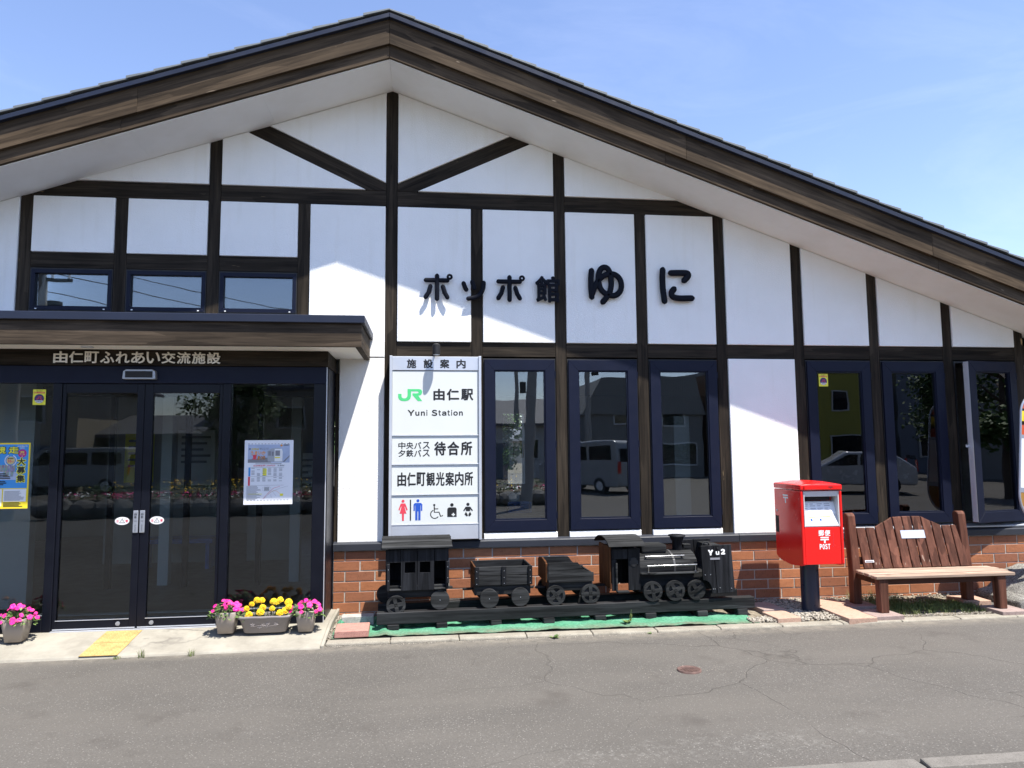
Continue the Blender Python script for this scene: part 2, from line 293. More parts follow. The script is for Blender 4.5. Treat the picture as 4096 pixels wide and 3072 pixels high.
    for n, c in dict(h_beige=(.42, .36, .27), h_grey=(.20, .20, .19), h_brown=(.15, .085, .05), h_lime=(.36, .34, .07), h_slate=(.16, .18, .22), h_white=(.55, .55, .54), h_tan=(.30, .26, .20)).items():
        k = NB('house_'+n[2:], c, .85); v = k.coord((1, 1, .2)); w = k.N.new('ShaderNodeTexWave'); w.inputs['Scale'].default_value = 3.2; k.L.new(k.coord(), w.inputs['Vector'])
        k.base(k.mix(k.noise(v, 1.5, 5), tuple(q*.82 for q in c), tuple(q*1.1 for q in c))); k.bump(w.outputs['Fac'], .4, .02); M[n] = k.m
    M['h_roof'] = plain('house_roof', (.10, .10, .11), .6, 0, .2, 2)
    M['vanwhite'] = plain('van_paint', (.27, .28, .29), .3, 0, .04, 2); M['cardark'] = plain('car_paint', (.45, .46, .48), .22, .3, .04, 2)
    M['tyre'] = plain('tyre_rubber', (.02, .02, .02), .85); M['carglass'] = plain('vehicle_glass', (.012, .014, .016), .06)
    M['lampred'] = plain('tail_lamp', (.45, .02, .012), .2); M['poleconc'] = plain('pole_concrete', (.30, .29, .27), .85, 0, .12, 6); M['wire'] = plain('cable', (.012, .012, .013), .6)
    M['bark'] = plain('bark', (.075, .055, .04), .9, 0, .3, 12, bump=.4)
    k = NB('tree_leaf', (.04, .08, .02), .6, spec=.3); g = k.noise(k.coord(), 3, 3); k.base(k.ramp(g, (.3, (.025, .055, .014)), (.7, (.085, .14, .03)))); M['treeleaf'] = k.m
    M['rock'] = concrete('garden_rock', (.10, .095, .09), (.22, .21, .20), (.06, .06, .055), 6)
    M['busorange'] = plain('bus_sign_orange', (.55, .085, .025), .4, 0, .08, 6); M['busbrown'] = plain('bus_sign_ochre', (.33, .17, .035), .45, 0, .12, 9)
    M['bandgrey'] = plain('weathered_band', (.07, .07, .072), .5, .3, .2, 12)
    M['steel'] = plain('galvanised_steel', (.42, .44, .50), .4, .6, .1, 8)
    M['hillgreen'] = plain('hill_green', (.05, .09, .03), .9, 0, .3, .2)
build_materials()

# ------------------------------------------------------------------ mesh helpers
class MB:
    def __init__(s): s.v = []; s.f = []; s.sm = []
    def add(s, vs, fs, smooth=False):
        b = len(s.v); s.v += [tuple(p) for p in vs]; s.f += [tuple(b+i for i in f) for f in fs]; s.sm += [smooth]*len(fs); return s
    def box(s, x0, x1, y0, y1, z0, z1):
        if x0 > x1: x0, x1 = x1, x0
        if y0 > y1: y0, y1 = y1, y0
        if z0 > z1: z0, z1 = z1, z0
        return s.add([(x0,y0,z0),(x1,y0,z0),(x1,y1,z0),(x0,y1,z0),(x0,y0,z1),(x1,y0,z1),(x1,y1,z1),(x0,y1,z1)],
                     [(0,3,2,1),(4,5,6,7),(0,1,5,4),(1,2,6,5),(2,3,7,6),(3,0,4,7)])
    def prism(s, poly, a, b, mp=None):
        """polygon (p, q) extruded from a to b; default map: p=x, q=z, depth=y"""
        mp = mp or (lambda p, q, d: (p, d, q)); n = len(poly)
        ar = sum(poly[i][0]*poly[(i+1) % n][1]-poly[(i+1) % n][0]*poly[i][1] for i in range(n))
        if ar < 0: poly = poly[::-1]
        vs = [mp(p, q, a) for p, q in poly]+[mp(p, q, b) for p, q in poly]
        fs = [tuple(range(n)), tuple(range(2*n-1, n-1, -1))]+[(i, i+n, (i+1) % n+n, (i+1) % n) for i in range(n)]
        return s.add(vs, fs)
    def hexa(s, p8):
        return s.add(p8, [(0,3,2,1),(4,5,6,7),(0,1,5,4),(1,2,6,5),(2,3,7,6),(3,0,4,7)])
    def cyl(s, p, q, r, r2=None, n=20, smooth=True, caps=True):
        p, q = Vector(p), Vector(q); r2 = r if r2 is None else r2; d = (q-p).normalized()
        a = d.orthogonal().normalized(); b = d.cross(a)
        vs = []
        for c, rr in ((p, r), (q, r2)):
            vs += [c+(a*math.cos(t)+b*math.sin(t))*rr for t in (2*math.pi*i/n for i in range(n))]
        s.add(vs, [(i, (i+1) % n, (i+1) % n+n, i+n) for i in range(n)], smooth)
        if caps: 
            s.add(vs[:n], [tuple(range(n-1, -1, -1))]); s.add(vs[n:], [tuple(range(n))])
        return s
    def tube(s, pts, r, n=8, flat=None, closed=False):
        """swept tube with rounded ends; flat=(axis vector, factor) squashes it"""
        pts = [Vector(p) for p in pts]; m = len(pts); rs = [r]*m if isinstance(r, (int, float)) else list(r)
        if not closed:
            d0 = (pts[0]-pts[1]).normalized(); d1 = (pts[-1]-pts[-2]).normalized()
            P = [pts[0]+d0*rs[0], pts[0]+d0*rs[0]*.86, pts[0]+d0*rs[0]*.5]+pts+[pts[-1]+d1*rs[-1]*.5, pts[-1]+d1*rs[-1]*.86, pts[-1]+d1*rs[-1]]
            Q = [rs[0]*.05, rs[0]*.5, rs[0]*.866]+rs+[rs[-1]*.866, rs[-1]*.5, rs[-1]*.05]
        else: P, Q = pts, rs
        k = len(P); up = None; rings = []
        for i in range(k):
            t = (P[(i+1) % k]-P[i-1]) if closed else (P[min(i+1, k-1)]-P[max(i-1, 0)])
            t.normalize()
            if flat is not None:
                b = Vector(flat[0]); a = t.cross(b).normalized()
                rings.append([P[i]+a*math.cos(w)*Q[i]+b*math.sin(w)*flat[1] for w in (2*math.pi*j/n for j in range(n))])
            else:
                if up is None: up = t.orthogonal().normalized()
                a = (up-t*up.dot(t)).normalized(); up = a; b = t.cross(a)
                rings.append([P[i]+(a*math.cos(w)+b*math.sin(w))*Q[i] for w in (2*math.pi*j/n for j in range(n))])
        vs = [p for rg in rings for p in rg]; fs = []
        for i in range(k if closed else k-1):
            for j in range(n):
                fs.append((i*n+j, i*n+(j+1) % n, ((i+1) % k)*n+(j+1) % n, ((i+1) % k)*n+j))
        if not closed: fs += [tuple(range(n-1, -1, -1)), tuple(range((k-1)*n, k*n))]
        return s.add(vs, fs, True)
    def lathe(s, prof, c=(0, 0, 0), n=24, smooth=True):
        c = Vector(c); vs = []
        for r, z in prof: vs += [c+Vector((r*math.cos(t), r*math.sin(t), z)) for t in (2*math.pi*i/n for i in range(n))]
        k = len(prof)
        return s.add(vs, [(i*n+j, i*n+(j+1) % n, (i+1)*n+(j+1) % n, (i+1)*n+j) for i in range(k-1) for j in range(n)], smooth)
    def mesh(s, name, bevel=0.0, seg=1, off=(0, 0, 0), fix=False):
        me = bpy.data.meshes.new(name); o = Vector(off)
        me.from_pydata([tuple(Vector(p)-o) for p in s.v], [], s.f)
        me.polygons.foreach_set('use_smooth', s.sm)
        if bevel > 0 or fix:
            bm = bmesh.new(); bm.from_mesh(me)
            if fix: bmesh.ops.recalc_face_normals(bm, faces=bm.faces)
            if bevel > 0:
                ed = [e for e in bm.edges if len(e.link_faces) == 2 and e.calc_face_angle(0) > .5]
                bmesh.ops.bevel(bm, geom=ed, offset=bevel, segments=seg, profile=.5, affect='EDGES', clamp_overlap=True)
            bm.to_mesh(me); bm.free()
        return me

def link(name, me, mat, parent=None, kind=None):
    if mat is not None and len(me.materials) == 0: me.materials.append(M[mat] if isinstance(mat, str) else mat)
    o = bpy.data.objects.new(name, me); col.objects.link(o); o.parent = parent
    if kind: o['kind'] = kind
    return o
def wloc(o):
    v = Vector((0, 0, 0))
    while o is not None: v = v+Vector(o.location); o = o.parent
    return v
def part(name, mb, mat, parent, bevel=0.0, seg=1, local=False, kind=None, fix=False, label=None):
    off = (0, 0, 0) if local or parent is None else wloc(parent)
    o = link(name, mb.mesh(name, bevel, seg, off, fix), mat, parent, kind)
    if label: o['label'] = label
    return o
def thing(name, label, cat, loc=(0, 0, 0), rotz=0, group=None):
    o = bpy.data.objects.new(name, None); col.objects.link(o); o.empty_display_size = .1
    o.location = loc; o.rotation_euler = (0, 0, rotz); tag(o, label, cat, group); return o
def tag(o, label, cat, group=None):
    o['label'] = label; o['category'] = cat
    if group: o['group'] = group
    return o
def struct(name, mb, mat, bevel=0.0):
    o = part(name, mb, mat, None, bevel); o['kind'] = 'structure'; return o
def copy_obj(o, parent=None):
    c = o.copy(); col.objects.link(c); c.parent = parent; return c

def text(name, body, x0, x1, z0, z1, mat, parent, mp, bold=0.0, depth=.0012, keep=False, spacing=1.0):
    """lettering fitted into the rectangle x0..x1, z0..z1 of a surface; mp(p, q, d) maps to space, d towards the viewer.
    bold thickens the strokes by that share of the letter height (rings of shifted copies at stepped depths)"""
    cu = bpy.data.curves.new('t', 'FONT'); cu.body = body; cu.resolution_u = 3; cu.extrude = .5; cu.space_character = spacing
    ob = bpy.data.objects.new('t', cu); col.objects.link(ob)
    dg = bpy.context.evaluated_depsgraph_get(); ev = ob.evaluated_get(dg)
    me = bpy.data.meshes.new_from_object(ev); bpy.data.objects.remove(ob); bpy.data.curves.remove(cu)
    V_ = [v.co.copy() for v in me.vertices]; F_ = [tuple(p.vertices) for p in me.polygons]; bpy.data.meshes.remove(me)
    ax, bx = min(v.x for v in V_), max(v.x for v in V_); ay, by = min(v.y for v in V_), max(v.y for v in V_)
    e = bold*(z1-z0)
    kx = (x1-x0-2*e)/(bx-ax); kz = (z1-z0-2*e)/(by-ay)
    if keep:
        k = min(kx, kz); cx = (x0+x1)/2; cz = (z0+z1)/2; x0 = cx-k*(bx-ax)/2-e; z0 = cz-k*(by-ay)/2-e; kx = kz = k
    off = wloc(parent) if parent else Vector((0, 0, 0)); mb = MB(); n = 8 if bold > 0 else 0
    for j in range(n+1):
        ox, oz = (0, 0) if j == 0 else (e*math.cos(2*math.pi*j/n), e*math.sin(2*math.pi*j/n)); dd = depth*(1-.035*j)
        mb.add([Vector(mp(x0+e+ox+(v.x-ax)*kx, z0+e+oz+(v.y-ay)*kz, dd if v.z > 0 else depth*.004*j))-off for v in V_], F_)
    return link(name, mb.mesh(name), mat, parent)
def front(y): return lambda p, q, d: (p, y-d, q)
def ellipse(cx, cz, rx, rz, n=28, a0=0.0, a1=2*math.pi):
    full = abs(a1-a0-2*math.pi) < 1e-6
    return [(cx+rx*math.cos(a0+(a1-a0)*i/(n if full else n-1)), cz+rz*math.sin(a0+(a1-a0)*i/(n if full else n-1))) for i in range(n)]
def sheet(mb, poly, y, t=.0008): return mb.prism(poly, y-t, y)
def rect(x0, x1, z0, z1): return [(x0, z0), (x1, z0), (x1, z1), (x0, z1)]

# ================================================================== ground
def road_z(x): return -.035+.003*x
g = MB(); S = 500
g.add([(-S, -S, road_z(-S)), (S, -S, road_z(S)), (S, S, road_z(S)), (-S, S, road_z(-S))], [(0, 1, 2, 3)])
struct('road', g, 'asphalt')
# planted strip between kerb and wall: uneven soil
def soil():
    mb = MB(); nx, ny = 150, 20; x0, x1, y0, y1 = -.90, 7.6, -.975, .02
    for j in range(ny+1):
        for i in range(nx+1):
            x = x0+(x1-x0)*i/nx; y = y0+(y1-y0)*j/ny
            mb.v.append((x, y, -.018+.016*mnoise.noise((x*5, y*5, 0))+.008*mnoise.noise((x*17, y*17, 3))))
    for j in range(ny):
        for i in range(nx):
            a = j*(nx+1)+i; mb.f.append((a, a+1, a+nx+2, a+nx+1)); mb.sm.append(True)
    return struct('planting_strip', mb, 'soil')
soil()
slab = MB(); slab.prism([(.0, .05), (-.60, .05), (-1.14, -.022), (-1.165, -.06), (-1.165, -.3), (0, -.3)], -7.0, -.905, lambda p, q, d: (d, p, q))
struct('entrance_slab', slab, 'slab', .008)
edge = MB(); edge.prism([(0, .056), (-.60, .056), (-1.13, -.014), (-1.13, -.3), (0, -.3)], -.905, -.875, lambda p, q, d: (d, p, q))
struct('slab_edge', edge, 'slab', .006)
# kerb, stone by stone
kerb_base = MB(); kerb_base.box(-.86, 7.6, -1.078, -.98, -.3, -.03); kb = struct('kerb', kerb_base, 'kerb')
x = -.868; i = 0
while x < 7.5:
    L_ = .55 if i == 0 else .6
    mb = MB(); dz = rnd.uniform(-.003, .003); dy = rnd.uniform(-.004, .004)
    mb.prism([(-1.093+dy, -.2), (-1.090+dy, -.020+dz), (-1.078+dy, -.008+dz), (-.968+dy, -.008+dz), (-.968+dy, -.2)], x+.004, x+L_-.004, lambda p, q, d: (d, p, q))
    part('kerb_stone', mb, 'kerb', kb, .005); x += L_; i += 1
# traffic island at the lower right
isl = MB(); isl.box(1.3, 9, -7.0, -3.985, -.2, -.004); isl_o = struct('traffic_island', isl, 'asphalt')
for a_, b_ in ((1.3, 2.56), (2.575, 3.85), (3.865, 5.2)):
    mb = MB(); mb.prism([(a_, -3.98), (b_, -3.98), (b_, -3.862), (a_+.02 if a_ > 2 else a_, -3.862)], -.2, .0, lambda p, q, d: (p, q, d)); part('kerb_stone', mb, 'island', isl_o, .012, 2)

# ================================================================== station building
XP = [-4.0266+.91*i for i in range(13)]          # post axes, one every 0.91 m
HW = .0595; RX = XP[4]; ZR = 5.532; SL = .352
def zs(x): return ZR-SL*abs(x-RX)
XL, XR = -7.0, 7.35
st = thing('station_building', 'white plastered gabled station building with dark timbers, brick base and glazed porch', 'building', (0, 0, 0))
FY = -.015                                        # plaster face; timbers lie at y = 0
# --- posts, beams, braces
def post(x, zb, zt, wood='post_wood', hw=HW):
    mb = MB(); 
    top = [(x+hw, zt if zt else zs(x+hw)), (x, zt if zt else zs(x)), (x-hw, zt if zt else zs(x-hw))]
    if zt: top = [top[0], top[2]]
    mb.prism([(x-hw, zb), (x+hw, zb)]+top, 0, .12); part('post', mb, wood, st, .004)
UB0, UB1, WB0, WB1, LB0, LB1 = 4.242, 4.412, 3.500, 3.655, 2.626, 2.776
ZB = .705
for i, zb, zt in ((0, 3.055, UB0), (1, 3.055, UB0), (2, 3.055, None), (3, 3.055, UB0), (4, ZB, None), (5, ZB, UB0), (6, ZB, None), (7, ZB, UB0), (8, ZB, None), (9, ZB, None), (10, ZB, None), (11, ZB, None), (12, ZB, None)):
    post(XP[i], zb, zt)
post(-.933, ZB, 2.44, hw=.018)
def beam(x0, x1, z0, z1, wood='beam_wood'):
    mb = MB(); mb.box(x0, x1, .003, .12, z0, z1); part('beam', mb, wood, st, .004)
xa = RX-(ZR-UB1)/SL; xb = RX-(ZR-UB0)/SL
mb = MB(); mb.prism([(xb, UB0), (XP[2]-HW, UB0), (XP[2]-HW, UB1), (xa, UB1)], .003, .12); part('beam', mb, 'beam_wood', st, .004)
beam(XP[2]+HW, XP[4]-HW, UB0, UB1); beam(XP[4]+HW, XP[6]-HW, UB0, UB1)
mb = MB(); mb.prism([(XP[6]+HW, UB0), (2*RX-xb, UB0), (2*RX-xa, UB1), (XP[6]+HW, UB1)], .003, .12); part('beam', mb, 'beam_wood', st, .004)
for i in range(3): beam(XP[i]+HW, XP[i+1]-HW, WB0, WB1)
beam(-.915, XP[4]-HW, LB0, LB1)
for i in range(4, 12): beam(XP[i]+HW, XP[i+1]-HW, LB0, LB1)
beam(XP[12]+HW, XR, LB0-.05, zs(XR))
for sgn in (1, -1):
    f = lambda x: x if sgn > 0 else 2*RX-x
    mb = MB(); mb.prism([(f(XP[4]+HW), UB1), (f(-.119), UB1), (f(1.112), zs(1.112)), (f(.901), zs(.901)), (f(XP[4]+HW), 4.492)], .003, .12)
    part('brace', mb, 'brace_wood_r' if sgn > 0 else 'brace_wood_l', st, .004)
# --- plaster panels
G = .005
def panel(poly): 
    mb = MB(); mb.prism(poly, FY, .06); part('panel', mb, 'stucco', st, .004)
def up(x): return zs(x)-.004
l = lambda i: XP[i]+HW+G
r = lambda i: XP[i]-HW-G
panel([(XL, 2.60), (XP[4]-HW-G, 2.60), (XP[4]-HW-G, LB1+.0), (XP[4]-HW-G, UB0-G), (l(3), UB0-G), (l(3), 3.05), (r(0), 3.05), (r(0), up(r(0))), (XL, up(XL))])
for i in range(3): panel(rect(l(i), r(i+1), WB1+G, UB0-G))
panel([(xa+.03, UB1+G), (r(2), UB1+G), (r(2), up(r(2))), (xa+.02, UB1+G+.004)])
for sgn in (1, -1):
    f = lambda x: x if sgn > 0 else 2*RX-x
    e = XP[4]+HW+G
    panel([(f(e), 4.492+G*1.6), (f(.901-G*2), up(.901-G)), (f(e), up(e))])
    o = r(6) if sgn > 0 else 2*RX-l(2)
    panel([(f(-.119+G*2.2), UB1+G), (f(o), UB1+G), (f(o), up(o)), (f(1.112+G*2), up(1.112+G*2))])
panel([(l(6), UB1+G), (2*RX-xa-.03, UB1+G), (2*RX-xa-.02, UB1+G+.004), (l(6), up(l(6)))])
for i in range(4, 8): panel(rect(l(i), r(i+1), LB1+G, UB0-G))
for i in range(8, 12): panel([(l(i), LB1+G), (r(i+1), LB1+G), (r(i+1), up(r(i+1))), (l(i), up(l(i)))])
panel(rect(-.91, r(4), ZB, LB0-G)); panel(rect(l(4), r(5), ZB, LB0-G)); panel(rect(l(8), r(9), ZB, LB0-G))
for i in (5, 6, 7): panel(rect(l(i), r(i+1), ZB, .768))
for i in (9, 10, 11):
    mb = MB(); mb.prism([(-.035, .715), (-.035, .735), (.03, .766), (.06, .766), (.06, .715)], l(i)-.004, r(i+1)+.004, lambda p, q, d: (d, p, q)); part('sill', mb, 'alu_dark', st, .003)
panel(rect(XP[12]+HW+G, XR, ZB, LB0-.055))
# --- metal ledge over the brick base
for a, b in ((-.945, 1.99), (1.993, 3.35), (3.353, 5.6), (5.603, XR)):
    mb = MB(); mb.prism([(-.062, .627), (-.062, .692), (-.056, .698), (.0, .716), (.03, .716), (.03, .627)], a, b, lambda p, q, d: (d, p, q)); part('ledge', mb, 'ledge', st, .002)
# --- brick base, brick by brick
bw = MB(); bw.box(-.943, XR, -.0275, .06, -.25, .626); bw_o = part('brick_base', bw, 'mortar', st)
def bricks():
    cache = {}
    for k in range(-1, 6):
        z0 = .0175+.1015*k; even = (k % 2 == 0)
        x = (.523 if even else .673)-.3*6
        while x < XR:
            a, b = max(x+.006, -.94), min(x+.294, XR-.002)
            if b-a > .03:
                w = round(b-a, 3)
                if w not in cache:
                    m = MB(); m.box(-w/2, w/2, -.010, .012, -.0452, .0452); cache[w] = m.mesh('brick', .0022)
                o = link('brick', cache[w], 'brick', bw_o)
                o.location = ((a+b)/2, -.0215+rnd.uniform(-.0015, .0015), z0+.0465+rnd.uniform(-.001, .001)); o.rotation_euler = (rnd.uniform(-.004, .004), 0, rnd.uniform(-.004, .004))
            x += .3
bricks()
# --- outer shell behind the facade, floor, ceiling, back wall with windows to the platform
YB = 7.0
mb = MB()
holes = [(-2.75, -2.45), (-2.15, -1.7), (-1.45, -1.15), (1.53, 1.98)]; xs0 = XL
for a, b in holes: mb.box(xs0, a, YB, YB+.15, 0, 2.9); xs0 = b
mb.box(xs0, XR, YB, YB+.15, 0, 2.9)
for a, b in holes: mb.box(a, b, YB+.002, YB+.148, 0, .92); mb.box(a, b, YB+.002, YB+.148, 2.36, 2.9)
part('rear_wall', mb, 'inwall', st)
mb = MB(); mb.box(XL-.12, XL, .0, YB+.15, -.2, zs(XL)); part('side_wall', mb, 'stucco', st)
mb = MB(); mb.box(XR, XR+.12, .0, YB+.15, -.2, zs(XR)); part('side_wall', mb, 'stucco', st)
mb = MB(); mb.box(XL, XR, -.02, YB, -.2, .045); part('interior_floor', mb, 'infloor', st)
mb = MB(); mb.box(XL, XR, .13, YB, 2.72, 2.78); part('ceiling', mb, 'inceil', st)
mb = MB(); mb.box(XL, -.93, .06, .12, .05, .06); mb.box(-4.9, -4.1, .5, .62, .05, 2.6); part('inner_partition', mb, 'panelgrey', st)
for x in (-3.15, -1.62):
    mb = MB(); mb.box(x-.06, x+.06, 1.6, 1.72, .046, 2.719); part('inner_column', mb, 'panelgrey', st)
for x in (-4.6, -3.72, -2.86, -2.02, -1.2):
    mb = MB(); mb.box(x-.03, x+.03, 1.45, 1.51, .046, 2.30); part('lobby_frame', mb, 'frame_black', st)
mb = MB(); mb.box(-5.4, -.95, 1.448, 1.512, 2.30, 2.42); part('lobby_rail', mb, 'frame_black', st)
mb = MB(); mb.box(-.94, -.90, .13, 5.2, .046, 2.715); part('lobby_wall', mb, 'inwall', st)
for x0_, x1_, z0_, z1_, y_, m_ in ((-3.62, -3.10, 1.15, 1.95, 3.4, 'paper'), (-2.55, -2.15, 1.25, 1.8, 3.4, 'paleblue'), (-4.35, -3.95, 1.2, 1.9, 3.4, 'lemon'), (-1.95, -1.60, 1.1, 1.6, 3.4, 'paper')):
    mb = MB(); mb.box(x0_, x1_, y_, y_+.012, z0_, z1_); nb_ = part('notice_board', mb, m_, st)
    for q in range(5): mb = MB(); mb.box(x0_+.05, x1_-.06-.05*(q % 3), y_-.002, y_-.0005, z1_-.12-q*.09, z1_-.085-q*.09); part('notice_print', mb, 'greyprint', nb_)
mb = MB(); mb.box(-4.6, -3.0, 3.42, 3.5, .046, 2.4); mb.box(-2.62, -2.02, 3.42, 3.5, .046, 2.4); part('lobby_screen', mb, 'inwall', st)
mb = MB(); mb.box(-3.9, -2.9, 2.7, 3.1, .40, .46); mb.box(-3.85, -3.80, 2.75, 3.05, .046, .40); mb.box(-3.0, -2.95, 2.75, 3.05, .046, .40); part('lobby_seat', mb, 'bluebasket', st)
mb = MB(); mb.box(2.80, 2.98, .35, .75, .046, 2.0); part('white_cabinet', mb, 'panelgrey', st)
mb = MB(); mb.box(XL, XR, .125, .13, 2.60, 2.9); part('inner_lintel', mb, 'inwall', st)
mb = MB(); mb.prism([(XL, 2.9), (XR, 2.9), (XR, zs(XR)), (RX, ZR), (XL, zs(XL))], .065, .115); part('gable_backing', mb, 'inwall', st)
# --- roof: soffit panels, rake boards, cap, stepped courses
roof = None
EL, ER = XL-.75, XR+.85
def rake(name, mat, y0, y1, o0, o1, bevel=.003, parent=None, segs=1):
    out = []
    for xe in (EL, ER):
        s_ = .0008 if xe > 0 else -.0008; cuts = [RX+s_]+[RX+(xe-RX)*(k+rnd.uniform(-.06, .06))/segs for k in range(1, segs)]+[xe]
        for k in range(segs):
            a_, b_ = cuts[k]+(s_ if k else 0), cuts[k+1]; z_ = lambda x: ZR-SL*abs(x-RX); mb = MB(); j = rnd.uniform(-.0015, .0015) if segs > 1 else 0
            m_ = mat if mat != 'rake' else ('rake_wood_r' if xe > 0 else 'rake_wood_l')
            mb.prism([(a_, z_(a_)+o0), (b_, z_(b_)+o0), (b_, z_(b_)+o1), (a_, z_(a_)+o1)], y0+j, y1); out.append(part(name, mb, m_, parent or st, bevel))
    return out
deck = rake('roof', 'tile', -.69, YB+.8, .425, .447, 0)
for xe in (EL, ER):
    n = 6; e = (xe-RX)
    for k in range(n):
        a, b = RX+e*k/n, RX+e*(k+1)/n; g_ = .0006*(1 if e > 0 else -1); a += g_; b -= g_
        mb = MB(); mb.prism([(a, zs(a)), (b, zs(b)), (b, zs(b)+.02), (a, zs(a)+.02)], -.625, .12); part('soffit_panel', mb, 'soffit', st)
rake('lower_rake_board', 'rake', -.655, -.622, .012, .30, segs=3)
rake('upper_rake_board', 'rake', -.690, -.657, .138, .424, segs=3)
rake('verge_cap', 'navy', -.735, -.6905, .391, .437)
rake('verge_gap', 'dark', -.712, -.695, .4475, .462, 0)
for side, xe in ((-1, EL), (1, ER)):
    ro = deck[0] if side < 0 else deck[1]; n = int(abs(xe-RX)/.243)
    for k in range(n+1):
        a = RX+side*.243*k; b = RX+side*.243*(k+1)+side*.012
        j = rnd.uniform(-.002, .002)
        mb = MB(); mb.prism([(a, zs(a)+.4625), (b, zs(b)+.470+j), (b, zs(b)+.498+j), (a, zs(a)+.478)], -.738+rnd.uniform(-.004, .004), YB+.8)
        part('roof_course', mb, 'tile', ro, .002)
# --- porch canopy
cx1 = -.60; XC = XL
mb = MB(); mb.box(XC, cx1, -1.0, -.965, 2.577, 2.80); part('canopy_board', mb, 'fascia_wood', st, .003)
mb = MB(); mb.box(cx1-.036, cx1-.001, -.9645, -.001+FY, 2.577, 2.80); part('canopy_side_board', mb, 'fascia_wood_y', st, .003)
mb = MB(); mb.box(cx1-.06, cx1-.037, -.9645, FY-.001, 2.583, 2.60); part('canopy_trim', mb, 'fascia_wood_y', st)
mb = MB(); mb.box(XC, cx1-.061, -.9645, FY-.001, 2.588, 2.60); part('canopy_soffit', mb, 'soffit', st)
mb = MB(); mb.box(XC, cx1+.030, -1.032, -1.001, 2.792, 2.862); mb.box(cx1+.004, cx1+.030, -1.0005, FY-.001, 2.792, 2.862); part('canopy_cap', mb, 'navy', st, .004)
mb = MB(); mb.box(XC, cx1+.003, -1.0, FY-.001, 2.803, 2.853); part('canopy_roof', mb, 'navy', st)
mb = MB(); mb.lathe([(.052, 2.586), (.052, 2.580), (.040, 2.578), (.036, 2.584), (.0, 2.584)], (-3.03, -.80, 0), 24); part('downlight', mb, 'alu', st)
# --- porch header and glazing
hx = -.945
mb = MB(); mb.box(XC, hx, -.62, FY-.002, 2.442, 2.587); part('porch_header', mb, 'beam_wood', st, .004)
FYP = -.585
def fbox(name, x0, x1, z0, z1, mat='frame_black', y0=FYP, y1=FYP+.09, bevel=.004, parent=None):
    mb = MB(); mb.box(x0, x1, y0, y1, z0, z1); return part(name, mb, mat, parent or st, bevel)
fbox('transom', XC, -.963, 2.277, 2.441, 'frame')
fbox('corner_post', -1.079, -.963, .05, 2.276, 'frame_black', FYP, FYP+.1)
fbox('side_frame', -.985, -.956, .05, 2.441, 'frame_black', FYP+.101, .03)
fbox('edge_strip', -.9625, -.9565, .05, 2.44, 'alu', FYP+.01, FYP+.03, 0)
for a, b in ((-3.406, -3.329), (-1.910, -1.838), (-4.95, -4.87)): fbox('mullion', a, b, .05, 2.276, 'frame_black')
for a, b in ((-1.837, -1.080), (-4.869, -3.407), (XC, -4.951)):
    fr = fbox('bottom_rail', a, b, .05, .192, 'frame_black'); fbox('rail_bead', a, b, .193, .199, 'alu_dark', FYP+.005, FYP+.03, 0, fr)
    mb = MB(); mb.box(a, b, FYP+.045, FYP+.051, .200, 2.276); part('pane', mb, 'doorglass', st)
